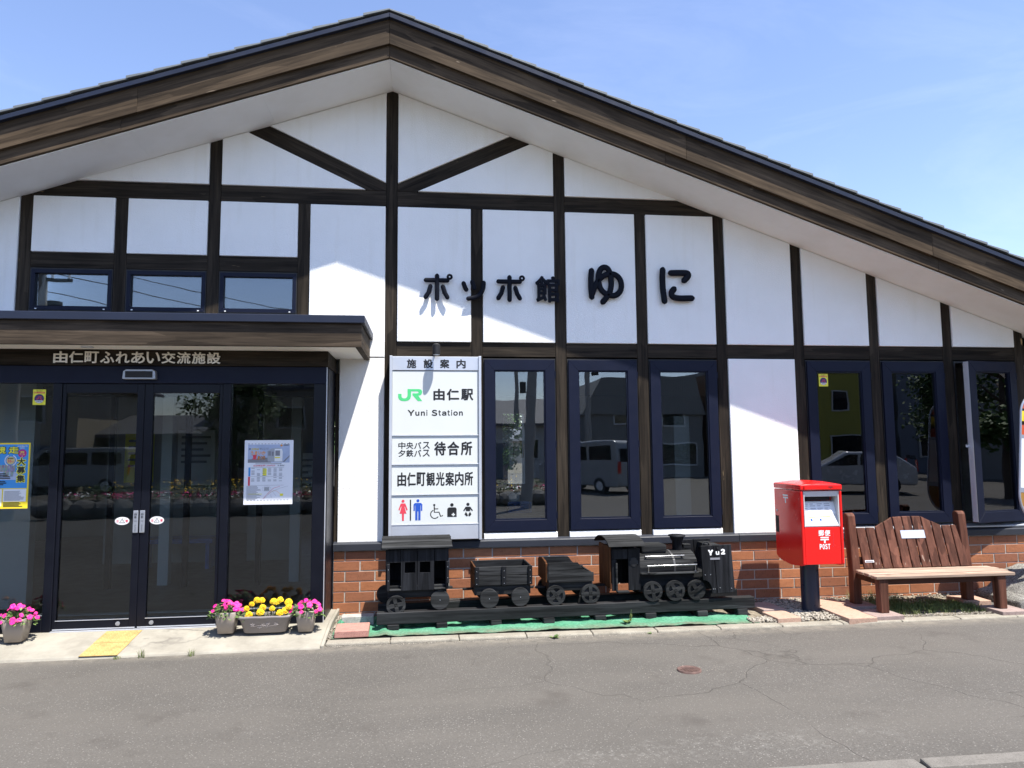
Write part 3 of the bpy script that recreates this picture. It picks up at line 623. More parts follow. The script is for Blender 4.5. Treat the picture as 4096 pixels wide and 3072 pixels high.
def door(x0, x1, left):
    d = MB(); y0, y1 = FYP+.012, FYP+.062; sl, sr = (.03, .064) if left else (.075, .03)
    d.box(x0+.001, x0+sl, y0, y1, .060, 2.272); d.box(x1-sr, x1-.001, y0, y1, .060, 2.272)
    d.box(x0+sl, x1-sr, y0+.001, y1-.001, 2.188, 2.272); d.box(x0+sl, x1-sr, y0+.001, y1-.001, .060, .146)
    o = part('sliding_door', d, 'frame_black', st, .003)
    mb = MB(); mb.box(x0+sl, x1-sr, y0+.020, y0+.026, .1465, 2.1875); part('pane', mb, 'doorglass', o)
    mb = MB(); mb.box(x0+sl, x1-sr, y0-.003, y0, .141, .147); mb.box(x0+.01, x1-.01, y0-.004, y0, .062, .072); part('rail_bead', mb, 'alu', o)
    cx = x1-.036 if left else x0+.021
    mb = MB(); mb.box(cx-.0225, cx+.0225, y0-.010, y0, .907, 1.109); part('push_plate', mb, 'alu_dark', o, .006, 2)
    for ch, q in (('自', 1.064), ('動', 1.038)): text('lettering', ch, cx-.010, cx+.010, q, q+.022, 'black', o, front(y0-.0102), .01, .0004)
    text('lettering', 'PUSH', cx-.012, cx+.012, 1.010, 1.018, 'black', o, front(y0-.0102), .01, .0004)
    for q, ch in enumerate('押して下さい'): text('lettering', ch, cx-.005, cx+.005, .972-q*.010, .980-q*.010, 'black', o, front(y0-.0102), .01, .0004)
    kx = x1-.155 if left else x0+.131
    mb = MB(); mb.cyl((kx, y0-.008, .104), (kx, y0, .104), .019, n=24); mb.cyl((kx, y0-.011, .104), (kx, y0-.007, .104), .010, n=16); part('lock', mb, 'alu_dark', o)
    ox = x1-.1615 if left else x0+.140
    dk = thing('caution_sticker', 'small white oval caution sticker on the glass of the %s sliding door' % ('left' if left else 'right'), 'sticker', (ox, y0+.0198, .979))
    s_ = MB(); sheet(s_, ellipse(ox, 1.015, .063, .036, 36), y0+.0198, .0006); part('sticker_face', s_, 'whiteprint', dk)
    t_ = MB(); t_.prism([(ox-.025, .996), (ox+.025, .996), (ox, 1.040)], y0+.0186, y0+.0190); part('triangle', t_, 'black', dk)
    t_ = MB(); t_.prism([(ox-.018, 1.0), (ox+.018, 1.0), (ox, 1.032)], y0+.0181, y0+.0185); part('triangle_fill', t_, 'whiteprint', dk)
    t_ = MB(); t_.prism(rect(ox-.0018, ox+.0018, 1.008, 1.024), y0+.0176, y0+.0180); t_.prism(rect(ox-.0018, ox+.0018, 1.002, 1.0055), y0+.0176, y0+.0180); part('mark', t_, 'black', dk)
    text('lettering', '注', ox-.052, ox-.028, 1.002, 1.026, 'picred', dk, front(y0+.019), .02, .0004); text('lettering', '意', ox+.028, ox+.052, 1.002, 1.026, 'picred', dk, front(y0+.019), .02, .0004)
door(-3.328, -2.6115, True); door(-2.6105, -1.911, False)
mb = MB(); mb.box(-3.328, -1.911, FYP-.02, FYP+.08, .046, .0555); part('threshold', mb, 'alu', st)
mb = MB(); mb.prism([(-2.79, 2.318), (-2.785, 2.312), (-2.505, 2.312), (-2.50, 2.318), (-2.505, 2.385), (-2.53, 2.402), (-2.76, 2.402), (-2.785, 2.385)], FYP-.055, FYP); sensor = part('door_sensor', mb, 'alu_dark', st, .010, 2)
mb = MB(); mb.box(-2.765, -2.525, FYP-.0575, FYP-.0555, 2.326, 2.386); part('sensor_window', mb, 'gasket', sensor)
# --- windows
def ring4(mb, x0, x1, z0, z1, w, wz, y0, y1, gap=.0007):
    """four mitred members"""
    a = [(x0, z0), (x1, z0), (x1, z1), (x0, z1)]; b = [(x0+w, z0+wz), (x1-w, z0+wz), (x1-w, z1-wz), (x0+w, z1-wz)]
    for i in range(4):
        j = (i+1) % 4; mb.prism([a[i], a[j], b[j], b[i]], y0, y1)
def window(x0, x1, z0, z1, wside, wz, hinges=True, film=False, open_=0.0, big=True):
    mb = MB(); ring4(mb, x0, x1, z0, z1, .022, .022, .0, .09); w = part('window', mb, 'gasket', st)
    a0, a1, b0, b1 = x0+.012, x1-.010, z0+.012, z1-.014
    if big:
        hx_, hy = a1-.005, -.012
        def tf(o):
            if open_: o.location = (hx_, hy, 0); o.rotation_euler = (0, 0, open_)
            return o
        off = Vector((hx_, hy, 0)) if open_ else Vector((0, 0, 0))
        def pt(name, mb, mat, par, bevel=0):
            mb.v = [tuple(Vector(v)-off) for v in mb.v]; o = part(name, mb, mat, par, bevel); return o
        mb = MB(); ring4(mb, a0, a1, b0, b1, wside, wz, -.022, .045); s1 = MB(); s1.v, s1.f, s1.sm = mb.v, mb.f, mb.sm
        s_ = tf(pt('sash', s1, 'frame', w, .0018))
        mb = MB(); ring4(mb, a0+wside+.0005, a1-wside-.0005, b0+wz+.0005, b1-wz-.0005, .012, .012, -.012, .03); tf(pt('glazing_bead', mb, 'frame', w))
        mb = MB(); mb.box(a0+wside-.002, a1-wside+.002, .008, .016, b0+wz-.002, b1-wz+.002); tf(pt('pane', mb, 'glass', w))
        if film:
            mb = MB(); mb.box(a0+wside-.001, a1-wside+.001, .0185, .0195, 1.0, 1.69); tf(pt('privacy_film', mb, 'film', w))
        if open_:
            mb = MB(); mb.box(a0-.004, a0-.0005, -.018, .045, b0+.01, b1-.01); tf(pt('sash_edge', mb, 'alu', w)); mb = MB(); mb.box(a0-.05, a0-.001, .03, .04, 1.62, 1.65); tf(pt('handle', mb, 'alu', w))
        if hinges:
            for hz in (b0+.16, (b0+b1)/2, b1-.16):
                mb = MB(); mb.cyl((a1+.003, -.020, hz-.035), (a1+.003, -.020, hz+.035), .006, n=8); part('hinge', mb, 'frame', w)
    else:
        mb = MB(); ring4(mb, a0, a1, b0, b1, wside, wz, -.006, .06); part('sash', mb, 'frame', w, .002)
        mb = MB(); mb.box(a0+wside-.002, a1-wside+.002, .028, .036, b0+wz-.002, b1-wz+.002); part('pane', mb, 'glass', w)
        mb = MB(); mb.box(a0+wside-.03, a1-wside+.03, .16, .17, b0+wz-.03, b1-wz+.03); part('blind', mb, 'h_slate', w)
        for q in (a0+.06, a1-.06):
            mb = MB(); mb.box(q-.008, q+.008, -.012, -.007, b0+.004, b0+.014); part('drain_cap', mb, 'whiteprint', w)
for i in range(3): window(XP[i]+HW+.003, XP[i+1]-HW-.003, 3.057, 3.497, .036, .040, big=False)
for i in (5, 6, 7): window(XP[i]+HW+.005, XP[i+1]-HW-.005, .772, 2.610, .105, .115)
for i in (9, 10): window(XP[i]+HW+.005, XP[i+1]-HW-.005, .768, 2.614, .105, .115, film=True)
window(XP[11]+HW+.005, XP[12]-HW-.005, .768, 2.614, .105, .115, film=True, open_=R(13))

# ================================================================== lettering on the facade
def letter(name, strokes, src, dst, parent, hw, y0=-.060, th=.012):
    """strokes in drawing units inside box src, placed in dst (metres)"""
    (sx0, sy0, sx1, sy1), (dx0, dz1, dx1, dz0) = src, dst
    kx = (dx1-dx0)/(sx1-sx0); kz = (dz1-dz0)/(sy1-sy0)
    mb = MB()
    for q, s_ in enumerate(strokes):
        closed = s_[0] == 'o'; pts = s_[1:] if closed else s_
        P = [Vector((dx0+(x-sx0)*kx, y0-.0006*q, dz1-(y-sy0)*kz)) for x, y in pts]
        if len(P) > 3:                                     # smooth the path
            for _ in range(2):
                Q = [P[0]] if not closed else []
                for a, b in zip(P, P[1:]+([P[0]] if closed else [])): Q += [a*.75+b*.25, a*.25+b*.75]
                P = Q if closed else Q+[P[-1]]
        mb.tube(P, (hw*.62 if closed else hw*1.26)*kx, 10, ((0, 1, 0), th), closed)
    for s_ in (strokes[0], strokes[1]):
        x, y = s_[len(s_)//2]; px, pz = dx0+(x-sx0)*kx, dz1-(y-sy0)*kz; mb.cyl((px, y0+.005, pz), (px, .02, pz), .004, n=6)
    return part(name, mb, 'letternavy', parent)
big = thing('wall_lettering', 'large dark navy Japanese characters standing off the white gable wall', 'lettering', (1.45, FY, 3.2))
circ = lambda cx, cy, r_: ['o']+[(cx+r_*math.cos(t), cy+r_*math.sin(t)) for t in (2*math.pi*i/10 for i in range(10))]
PO = [[(177, 205), (322, 205)], [(252, 175), (252, 333)], [(207, 247), (196, 288), (175, 322)], [(292, 249), (304, 290), (322, 322)], circ(338, 180, 14)]
letter('character', PO, (165, 162, 355, 347), (-.039, 3.5, .256, 3.212), big, 12.5)
letter('character', PO, (165, 162, 355, 347), (.733, 3.5, 1.033, 3.214), big, 12.5)
letter('character', [[(433, 228), (441, 252), (450, 270)], [(492, 217), (499, 240), (505, 258)], [(570, 222), (566, 265), (545, 305), (510, 324), (465, 332)]], (420, 205, 583, 345), (.358, 3.44, .613, 3.221), big, 12.5)
letter('character', [[(1303, 142), (1298, 185), (1297, 235), (1299, 285), (1302, 322)],
    [(1306, 300), (1325, 245), (1362, 190), (1410, 162), (1462, 160), (1500, 190), (1512, 240), (1500, 285), (1465, 313), (1420, 310), (1375, 285), (1352, 240), (1348, 180), (1362, 130), (1393, 112), (1420, 125), (1436, 170), (1440, 230), (1430, 285), (1405, 325), (1378, 355)]],
    (1283, 97, 1527, 372), (1.741, 3.644, 2.133, 3.203), big, 16)
letter('character', [[(1788, 137), (1784, 190), (1785, 250), (1789, 300), (1795, 350)], [(1846, 156), (1920, 153), (1968, 154), (1966, 178), (1937, 205)], [(1862, 268), (1842, 292), (1850, 322), (1895, 332), (1985, 328)]],
    (1768, 120, 2002, 367), (2.544, 3.625, 2.926, 3.224), big, 17)
text('character', '館', 1.150, 1.420, 3.213, 3.502, 'letternavy', big, lambda p, q, d: (p, -.052-d, q), .030, .020)
ent = thing('entrance_lettering', 'ivory Japanese characters on the dark timber header above the sliding doors', 'lettering', (-2.65, -.62, 2.46))
cw = 1.471/11
for i, ch in enumerate('由仁町ふれあい交流施設'):
    x0 = -3.392+i*1.471/11*1.004
    text('character', ch, x0, x0+.121, 2.458, 2.566, 'letterivory', ent, lambda p, q, d: (p, -.629-d, q), .022, .010)

# ================================================================== guide sign board
sg = thing('guide_sign', 'tall white facility guide sign with green railway letters and toilet pictograms', 'sign', (.083, -.10, .72))
SY = -.14
def sxz(u, v): return (-.361+(u-140)*.0012736, 2.459-(v-205)*.0012566)
def sbox(name, x0, x1, z0, z1, y0, y1, mat, bevel=.002):
    mb = MB(); mb.box(x0, x1, y0, y1, z0, z1); return part(name, mb, mat, sg, bevel)
sbox('frame_post', -.390, -.362, .722, 2.612, SY-.012, FY-.001, 'alu'); sbox('frame_post', .528, .556, .722, 2.612, SY-.012, FY-.001, 'alu')
hdr = sbox('header_panel', -.3615, .5275, 2.462, 2.606, SY, SY+.03, 'alu')
sbox('bottom_panel', -.3615, .5275, .730, .879, SY, SY+.03, 'alu')
zz = [2.459, 1.786, 1.490, 1.183, .882]; pans = []
for a, b in zip(zz, zz[1:]):
    pans.append(sbox('panel', -.3615, .5275, b+.008, a-.004, SY+.006, SY+.028, 'signwhite'))
    sbox('divider', -.3615, .5275, b-.003, b+.007, SY-.003, SY+.024, 'alu', .001)
sbox('back_plate', -.3615, .5275, .725, 2.61, SY+.031, SY+.04, 'alu_dark', 0)
sbox('bracket', -.30, -.24, 2.0, 2.06, SY+.041, FY-.001, 'alu_dark', 0); sbox('bracket', .40, .46, 1.2, 1.26, SY+.041, FY-.001, 'alu_dark', 0)
SP = front(SY+.0058)
def stext(s_, u0, v0, u1, v1, parent, mat='black', bold=.02, mp=SP, **k):
    x0, z1 = sxz(u0, v0); x1, z0 = sxz(u1, v1); return text('lettering', s_, x0, x1, z0, z1, mat, parent, mp, bold, .0008, **k)
for ch, u in zip('施設案内', (255, 390, 523, 657)): stext(ch, u, 110, u+76, 186, hdr, mp=front(SY-.0003), bold=.035)
p1, p2, p3, p4 = pans
for ch, u0, u1 in (('由', 470, 562), ('仁', 578, 680), ('駅', 694, 795)): stext(ch, u0, 355, u1, 452, p1, bold=.036)
for ch, u0, u1, v0 in (('Ｙ', 264, 318, 530), ('ｕ', 325, 358, 543), ('ｎ', 370, 402, 542), ('ｉ', 414, 422, 529), ('Ｓ', 456, 502, 529), ('ｔ', 510, 531, 532), ('ａ', 539, 576, 542), ('ｔ', 583, 604, 532), ('ｉ', 614, 622, 529), ('ｏ', 631, 669, 542), ('ｎ', 678, 709, 542)):
    stext(ch, u0, v0, u1, 578 if ch != 'Ｓ' else 580, p1, bold=.05 if v0 < 540 else .065)
def sshape(name, polys, mat, parent, lift=0.0):
    mb = MB()
    for q, pl in enumerate(polys): mb.prism([sxz(*c) for c in pl], SY+.0050-lift-.00012*q, SY+.0058)
    return part(name, mb, mat, parent)
def arc(cx, cy, r_, a0, a1, n=10): return [(cx+r_*math.cos(R(a0+(a1-a0)*i/n)), cy+r_*math.sin(R(a0+(a1-a0)*i/n))) for i in range(n+1)]
sshape('logo', [[(187, 398), (214, 398), (214, 418)]+[(217, 428), (226, 434), (236, 435), (248, 433), (257, 425), (262, 412), (262, 358), (356, 358), (370, 362), (378, 372), (379, 388), (374, 402), (364, 409), (348, 412), (380, 457), (345, 457), (302, 408), (302, 393), (340, 393), (348, 391), (351, 385), (348, 379), (340, 377), (290, 377), (290, 418), (283, 440), (266, 453), (240, 458), (212, 455), (195, 444), (187, 425)]], 'jrgreen', p1)
for ch, u in zip('中央バス', (191, 254, 317, 385)): stext(ch, u, 792, u+57, 848, p2, bold=.024)
for ch, u in zip('夕鉄バス', (191, 254, 317, 385)): stext(ch, u, 855, u+57, 912, p2, bold=.024)
for ch, u0, u1 in (('待', 477, 572), ('合', 583, 680), ('所', 692, 785)): stext(ch, u0, 790, u1, 904, p2, bold=.032)
for i, ch in enumerate('由仁町観光案内所'): stext(ch, 185+i*76.6, 1038, 185+i*76.6+70, 1150, p3, bold=.024)
cir = lambda cx, cy, r_: arc(cx, cy, r_, 0, 342, 19)
sshape('woman_pictogram', [cir(231, 1269, 12), [(213, 1287), (249, 1287), (268, 1338), (258, 1344), (244, 1306), (244, 1318), (258, 1368), (240, 1368), (238, 1426), (224, 1426), (222, 1368), (204, 1368), (218, 1318), (218, 1306), (204, 1344), (195, 1338)]], 'picred', p4)
sshape('divider_pictogram', [[(285, 1258), (295, 1258), (295, 1426), (285, 1426)]], 'black', p4)
sshape('man_pictogram', [cir(349, 1267, 12), [(325, 1285), (373, 1285), (384, 1297), (384, 1348), (373, 1348), (373, 1304), (370, 1304), (370, 1424), (352, 1424), (352, 1352), (346, 1352), (346, 1424), (328, 1424), (328, 1304), (325, 1304), (325, 1348), (314, 1348), (314, 1297)]], 'picblue', p4)
mb = MB()
def sline(mb, pts, w): mb.tube([(sxz(*p_)[0], SY+.0055, sxz(*p_)[1]) for p_ in pts], w, 6, ((0, 1, 0), .0008))
mb.prism([sxz(*c) for c in cir(479, 1304, 9)], SY+.005, SY+.0058)
sline(mb, [(479, 1318), (480, 1362), (517, 1362), (530, 1396), (544, 1390)], .006); sline(mb, [(480, 1335), (508, 1335)], .005)
sline(mb, arc(483, 1378, 33, -115, -320, 18)[::-1], .005); part('wheelchair_pictogram', mb, 'black', p4)
sshape('torso_pictogram', [cir(620, 1305, 14), [(583, 1402), (583, 1345)]+arc(600, 1342, 17, 180, 270, 6)+arc(641, 1342, 17, 270, 360, 6)+[(658, 1402)]], 'black', p4)
sshape('cross_pictogram', [[(627, 1370), (636, 1370), (636, 1379), (645, 1379), (645, 1388), (636, 1388), (636, 1397), (627, 1397), (627, 1388), (618, 1388), (618, 1379), (627, 1379)]], 'signwhite', p4, .0004)
sshape('baby_pictogram', [cir(749, 1303, 13), [(730, 1322), (768, 1322), (789, 1352), (783, 1359), (766, 1341), (766, 1358), (732, 1358), (732, 1341), (717, 1359), (711, 1352)], [(732, 1363), (744, 1380), (749, 1396), (737, 1400), (721, 1384)], [(766, 1363), (754, 1380), (752, 1396), (763, 1400), (777, 1384)]], 'black', p4)
# spotlight over the sign
sp = thing('spotlight', 'small black cylindrical spotlight on the beam above the white guide sign', 'lamp', (.088, 0, 2.66))
mb = MB(); mb.cyl((.088, .004, 2.71), (.088, -.05, 2.71), .022, n=16); part('wall_mount', mb, 'gasket', sp)
mb = MB(); mb.cyl((.088, -.23, 2.715), (.088, -.23, 2.615), .040, n=24); mb.cyl((.088, -.23, 2.717), (.088, -.23, 2.73), .036, .02, n=24); part('lamp_head', mb, 'gasket', sp)
mb = MB(); mb.cyl((.088, -.05, 2.70), (.088, -.20, 2.68), .010, n=10); part('arm', mb, 'gasket', sp)
mb = MB(); mb.cyl((.088, -.23, 2.6145), (.088, -.23, 2.611), .034, n=24); part('lens', mb, 'alu', sp)

# ================================================================== toy railway of black planks
TO = Vector((-.46, -.79, 0)); TH = math.atan2(.145, 3.61)
def tthing(name, label, cat, u0):
    return thing(name, label, cat, (TO.x+u0*math.cos(TH), TO.y+u0*math.sin(TH), 0), TH)
class TB(MB):
    """mesh in track coordinates: u along, v towards the wall, z up"""
    def __init__(s, u0): super().__init__(); s.u0 = u0
    def done(s, name, mat, parent, bevel=.003, label=None, seg=1, kind=None, fix=False):
        s.v = [(p[0]-s.u0, p[1], p[2]) for p in s.v]
        return part(name, s, mat, parent, bevel, seg, True, label=label, fix=fix)
tr = tthing('timber_track', 'low black timber track on sleepers carrying the black wooden train', 'track', 0.0)
for v0, zt, u1 in ((.0, .162, 3.69), (.41, .160, 3.71)):
    b = TB(0); n = 24
    for i in range(n+1):
        u = .005+(u1-.005)*i/n; w = .004*mnoise.noise((u*1.3, v0*9, 1)); 
        for (dv, z) in ((0, .056), (.095, .056), (.095, zt), (0, zt)): b.v.append((u, v0+dv+w, z+w+.002*mnoise.noise((u*6, z*9, 2))))
    for i in range(n):
        for j in range(4): b.f.append((i*4+j, i*4+(j+1) % 4, i*4+4+(j+1) % 4, i*4+4+j)); b.sm.append(False)
    b.f += [(3, 2, 1, 0), (n*4, n*4+1, n*4+2, n*4+3)]; b.sm += [False, False]
    b.done('rail', 'black_wood', tr, .004, fix=True)
for u in (.10, .546, 1.051, 1.55, 2.05, 2.555, 3.08, 3.5):
    b = TB(0); w = rnd.uniform(.10, .115); b.box(u, u+w, -.012+rnd.uniform(-.01, .01), .55, -.035, .055); b.done('sleeper', 'black_wood_lit', tr, .006)
def wheel(u, z, r_, kind, th, u0, parent, rot=0.0, v0=.022, mat='black_wood_lit', far=True, broken=False):
    def disc(b, v_a, v_b, rr, n=30): 
        b.prism([(u+rr*math.cos(t), z+rr*math.sin(t)) for t in (2*math.pi*i/n for i in range(n))], v_a, v_b)
    b = TB(u0)
    if kind == 'plain':
        disc(b, v0, v0+th, r_); b.done('wheel', mat, parent, .003)
        h = TB(u0); h.cyl((u, v0-.003, z), (u, v0+.001, z), .004, n=8); h.done('nail', 'alu_dark', parent, 0)
    else:
        disc(b, v0+.014, v0+th, r_*.98)
        n = 30
        for i in range(n):                                    # rim
            t0, t1 = 2*math.pi*i/n, 2*math.pi*(i+1)/n
            if broken and R(-75) < (t0 if t0 < math.pi else t0-2*math.pi) < R(55): continue
            P = [(u+q*math.cos(t), z+q*math.sin(t)) for q, t in ((r_, t0), (r_, t1), (r_*.72, t1), (r_*.72, t0))]; b.prism(P, v0, v0+.0135)
        for k in range(4):                                    # spokes
            if broken and k == 3: continue
            t = rot+k*math.pi/2; c, s_ = math.cos(t), math.sin(t); hw_ = r_*.19
            P = [(u+a*c-q*s_, z+a*s_+q*c) for a, q in ((0, -hw_), (r_*.75, -hw_), (r_*.75, hw_), (0, hw_))]; b.prism(P, v0-.0006, v0+.0138)
        b.done('wheel', mat, parent, .0012)
    if far:
        b = TB(u0); disc(b, .43, .43+th, r_); b.done('wheel', 'black_wood', parent, .003)
        b = TB(u0); b.cyl((u, v0+th, z), (u, .43, z), .012, n=8); b.done('axle', 'black_wood', parent, 0)
# --- coach
U0 = .37; c = tthing('passenger_coach', 'black wooden toy coach with two square windows, last on the left of the train', 'toy wagon', U0)
W = 'black_wood_v'
def ub(u0_, u1_, v0, v1, z0, z1, name, mat, par, U=None, bevel=.003):
    b = TB(U0 if U is None else U); b.box(u0_, u1_, v0, v1, z0, z1); return b.done(name, mat, par, bevel)
for a, q, win in ((.222, .370, (.256, .352)), (.375, .526, (.395, .491))):      # planks with a square window
    for (x0_, x1_, z0, z1) in ((a, q, .350, .506), (a, q, .607, .722), (a, win[0], .506, .607), (win[1], q, .506, .607)): pass
    b = TB(U0)
    for poly in ([(a, .350), (q, .350), (q, .506), (win[1], .506), (win[0], .506), (a, .506)], [(a, .607), (q, .607), (q, .722), (a, .722)], [(a, .506), (win[0], .506), (win[0], .607), (a, .607)], [(win[1], .506), (q, .506), (q, .607), (win[1], .607)]): b.prism(poly, .03, .048)
    b.done('side_plank', W, c, 0)
ub(.081, .219, .03, .048, .604, .720, 'side_plank', W, c); ub(.531, .662, .03, .048, .609, .724, 'side_plank', W, c)
ub(.081, .120, .032, .05, .350, .603, 'corner_post', W, c); ub(.632, .662, .032, .05, .350, .608, 'corner_post', W, c)
ub(.094, .120, .014, .031, .352, .595, 'door_post', W, c); ub(.640, .664, .014, .031, .405, .606, 'door_post', W, c)
for a, q in ((.118, .222), (.526, .632)): ub(a, q, .012, .10, .352, .364, 'step', 'black_wood_lit', c); ub(a, q-.006, .06, .075, .364, .390, 'step_riser', 'black_wood_lit', c)
ub(.081, .662, .46, .478, .350, .72, 'rear_side', W, c); ub(.081, .099, .0485, .4595, .364, .715, 'end_wall', W, c); ub(.644, .662, .0505, .4595, .364, .715, 'end_wall', W, c)
ub(.10, .66, .10, .45, .365, .377, 'floor_board', 'black_wood', c); ub(.102, .645, .06, .45, .280, .349, 'chassis', 'black_wood', c)
ub(.647, .712, .20, .25, .318, .338, 'coupling', 'black_wood_lit', c)
for i, (v0, v1, za, zb) in enumerate(((-.012, .085, .733, .766), (.083, .20, .7665, .797), (.198, .33, .797, .797), (.33, .45, .797, .7665), (.448, .55, .766, .733))):
    b = TB(U0); b.hexa([(.045, v0, za), (.695, v0, za), (.690, v1, zb), (.042, v1, zb), (.045, v0, za+.018), (.695, v0, za+.018), (.690, v1, zb+.018), (.042, v1, zb+.018)]); b.done('roof_board', 'black_wood_lit', c, .003)
wheel(.178, .222, .088, 'spoke', .045, U0, c, R(12), v0=.014, mat='black_wood_lit', far=False); wheel(.581, .254, .089, 'plain', .038, U0, c)
b = TB(U0); b.prism(ellipse(.075, .246, .085, .085, 26), .43, .465); b.done('wheel', 'black_wood', c, .003)
for (a, z) in ((.107, .545), (.107, .445), (.652, .555), (.652, .455)):
    b = TB(U0); b.cyl((a, .0115, z), (a, .015, z), .003, n=6); b.done('nail', 'alu', c, 0)
# --- open wagon
U0 = 1.18; c = tthing('open_wagon', 'black wooden toy open-topped goods wagon with solid disc wheels', 'toy wagon', U0)
for z0, z1 in ((.365, .453), (.459, .538)):
    ub(.905, 1.452, .03, .045, z0, z1, 'side_plank', 'black_wood_lit', c); ub(.905, 1.452, .435, .45, z0, z1, 'side_plank', 'black_wood', c)
    ub(.905, .920, .0455, .4345, z0, z1, 'end_plank', 'tender_end', c); ub(1.437, 1.452, .0455, .4345, z0, z1, 'end_plank', 'black_wood', c)
for a, q in ((.903, .946), (1.160, 1.203), (1.412, 1.453)): ub(a, q, .014, .0295, .364, .541, 'side_post', 'black_wood_v', c)
ub(.921, 1.436, .046, .434, .366, .378, 'floor_board', 'black_wood', c); ub(.905, 1.440, .05, .43, .275, .363, 'chassis', 'black_wood', c)
ub(.81, .904, .21, .25, .296, .316, 'coupling', 'black_wood', c); ub(1.441, 1.50, .21, .25, .290, .310, 'coupling', 'black_wood_lit', c)
wheel(1.040, .250, .088, 'plain', .045, U0, c, v0=.0); wheel(1.337, .252, .087, 'plain', .045, U0, c, v0=.012)
for a in (.922, 1.182, 1.432):
    for z in (.385, .44, .50):
        b = TB(U0); b.cyl((a, .0125, z), (a, .015, z), .0028, n=6); b.done('nail', 'alu', c, 0)
# --- tender
U0 = 1.83; c = tthing('coal_tender', 'black wooden toy tender with scooped sloping side and spoked wheels', 'toy wagon', U0)
prof = [(1.612, .367), (2.056, .369), (2.056, .454), (2.015, .460), (1.985, .470), (1.955, .487), (1.930, .512), (1.915, .535), (1.900, .551), (1.610, .554)]
for v0, m_ in ((.028, 'black_wood_lit'), (.43, 'black_wood')):
    b = TB(U0); b.prism(prof, v0, v0+.018); b.done('side_plank', m_, c, .002)
b = TB(U0); b.prism([(.047, .372), (.429, .372), (.429, .545), (.38, .565), (.238, .582), (.096, .565), (.047, .545)], 1.588, 1.606, lambda p, q, d: (d, p, q)); b.done('end_plank', 'tender_end', c, .002)
ub(2.036, 2.054, .047, .429, .372, .45, 'end_plank', 'black_wood', c); ub(1.607, 2.035, .047, .429, .372, .384, 'floor_board', 'black_wood', c)
ub(1.62, 2.045, .05, .42, .285, .366, 'chassis', 'black_wood', c); ub(1.52, 1.619, .21, .25, .285, .303, 'coupling', 'black_wood', c); ub(2.046, 2.22, .21, .25, .285, .303, 'coupling', 'black_wood', c)
wheel(1.677, .255, .092, 'spoke', .04, U0, c, R(38), v0=.004); wheel(2.017, .255, .092, 'spoke', .04, U0, c, 0, v0=.008)
# --- locomotive
U0 = 2.85; c = tthing('toy_locomotive', 'black wooden toy steam locomotive with arched cab roof, chrome handrails and white Yu2 lettering', 'toy locomotive', U0)
ub(2.405, 2.525, .03, .046, .268, .665, 'cab_plank', 'black_wood_v', c)
ub(2.24, 2.40, .03, .046, .568, .665, 'cab_plank', 'black_wood_v', c); ub(2.240, 2.286, .032, .048, .268, .567, 'cab_plank', 'black_wood_v', c)
ub(2.272, 2.290, .008, .029, .262, .535, 'door_post', 'black_wood_lit', c); ub(2.287, 2.404, .0, .06, .250, .268, 'step', 'black_wood_lit', c)
b = TB(U0); b.prism(ellipse(2.460, .537, .043, .044, 28), .0265, .0298); b.done('porthole', 'black_wood_lit', c, 0)
b = TB(U0); b.prism(ellipse(2.460, .537, .035, .036, 28), .0255, .0264); b.done('porthole_glass', 'gasket', c, 0)
ub(2.24, 2.525, .424, .44, .268, .665, 'cab_plank', 'black_wood_v', c); ub(2.51, 2.525, .0465, .4235, .268, .66, 'cab_front', 'black_wood_v', c)
for q, (v0, v1) in enumerate(((.047, .17), (.172, .295), (.297, .423))): ub(2.222, 2.238, v0, v1, .285, .69, 'cab_rear_plank', 'tender_end', c)
for i in range(6):                                                 # arched roof boards
    a0, a1 = R(152-i*20.8), R(152-(i+1)*20.8+1.0); f = lambda a, r_: (.235+r_*1.22*math.cos(math.pi-a), .625+r_*.60*math.sin(a))
    b = TB(U0); p0, p1, p2, p3 = f(a0, .235), f(a1, .235), f(a1, .255), f(a0, .255)
    b.prism([p0, p1, p2, p3], 2.195, 2.560, lambda p, q, d: (d, p, q)); b.done('roof_board', 'black_wood_lit', c, .002)
for i in range(9):                                                 # boiler staves
    a0, a1 = R(200-i*24.6), R(200-(i+1)*24.6+.7); f = lambda a, r_: (.235+r_*math.cos(a), .47+r_*.72*math.sin(a))
    b = TB(U0); b.prism([f(a0, .185), f(a1, .185), f(a1, .203), f(a0, .203)], 2.526, 3.118, lambda p, q, d: (d, p, q)); b.done('boiler_stave', 'black_wood_lit', c, .0015)
b = TB(U0)
for i in range(9):
    a0, a1 = R(200-i*24.6), R(200-(i+1)*24.6); f = lambda a, r_: (.235+r_*math.cos(a), .47+r_*.72*math.sin(a))
    b.prism([f(a0, .2035), f(a1, .2035), f(a1, .207), f(a0, .207)], 2.872, 2.892, lambda p, q, d: (d, p, q))
b.done('boiler_band', 'bandgrey', c, 0)
ub(2.527, 3.115, .0, .46, .414, .430, 'running_board', 'black_wood_lit', c); ub(2.53, 3.45, .10, .40, .235, .413, 'chassis', 'black_wood', c)
b = TB(U0); b.box(2.578, 2.842, .13, .34, .600, .683); b.done('dome', 'black_wood_lit', c, .018, seg=2)
b = TB(U0); b.lathe([(.050, .58), (.050, .700), (.062, .712), (.074, .748)], (2.99, .235, 0), 22); b.lathe([(.086, .748), (.086, .762), (.0, .762)], (2.99, .235, 0), 22); b.lathe([(.0, .7475), (.086, .748)], (2.99, .235, 0), 22); b.done('chimney', 'black_wood_v', c, 0)
ub(3.045, 3.125, .20, .27, .63, .668, 'steam_pipe', 'black_wood', c)
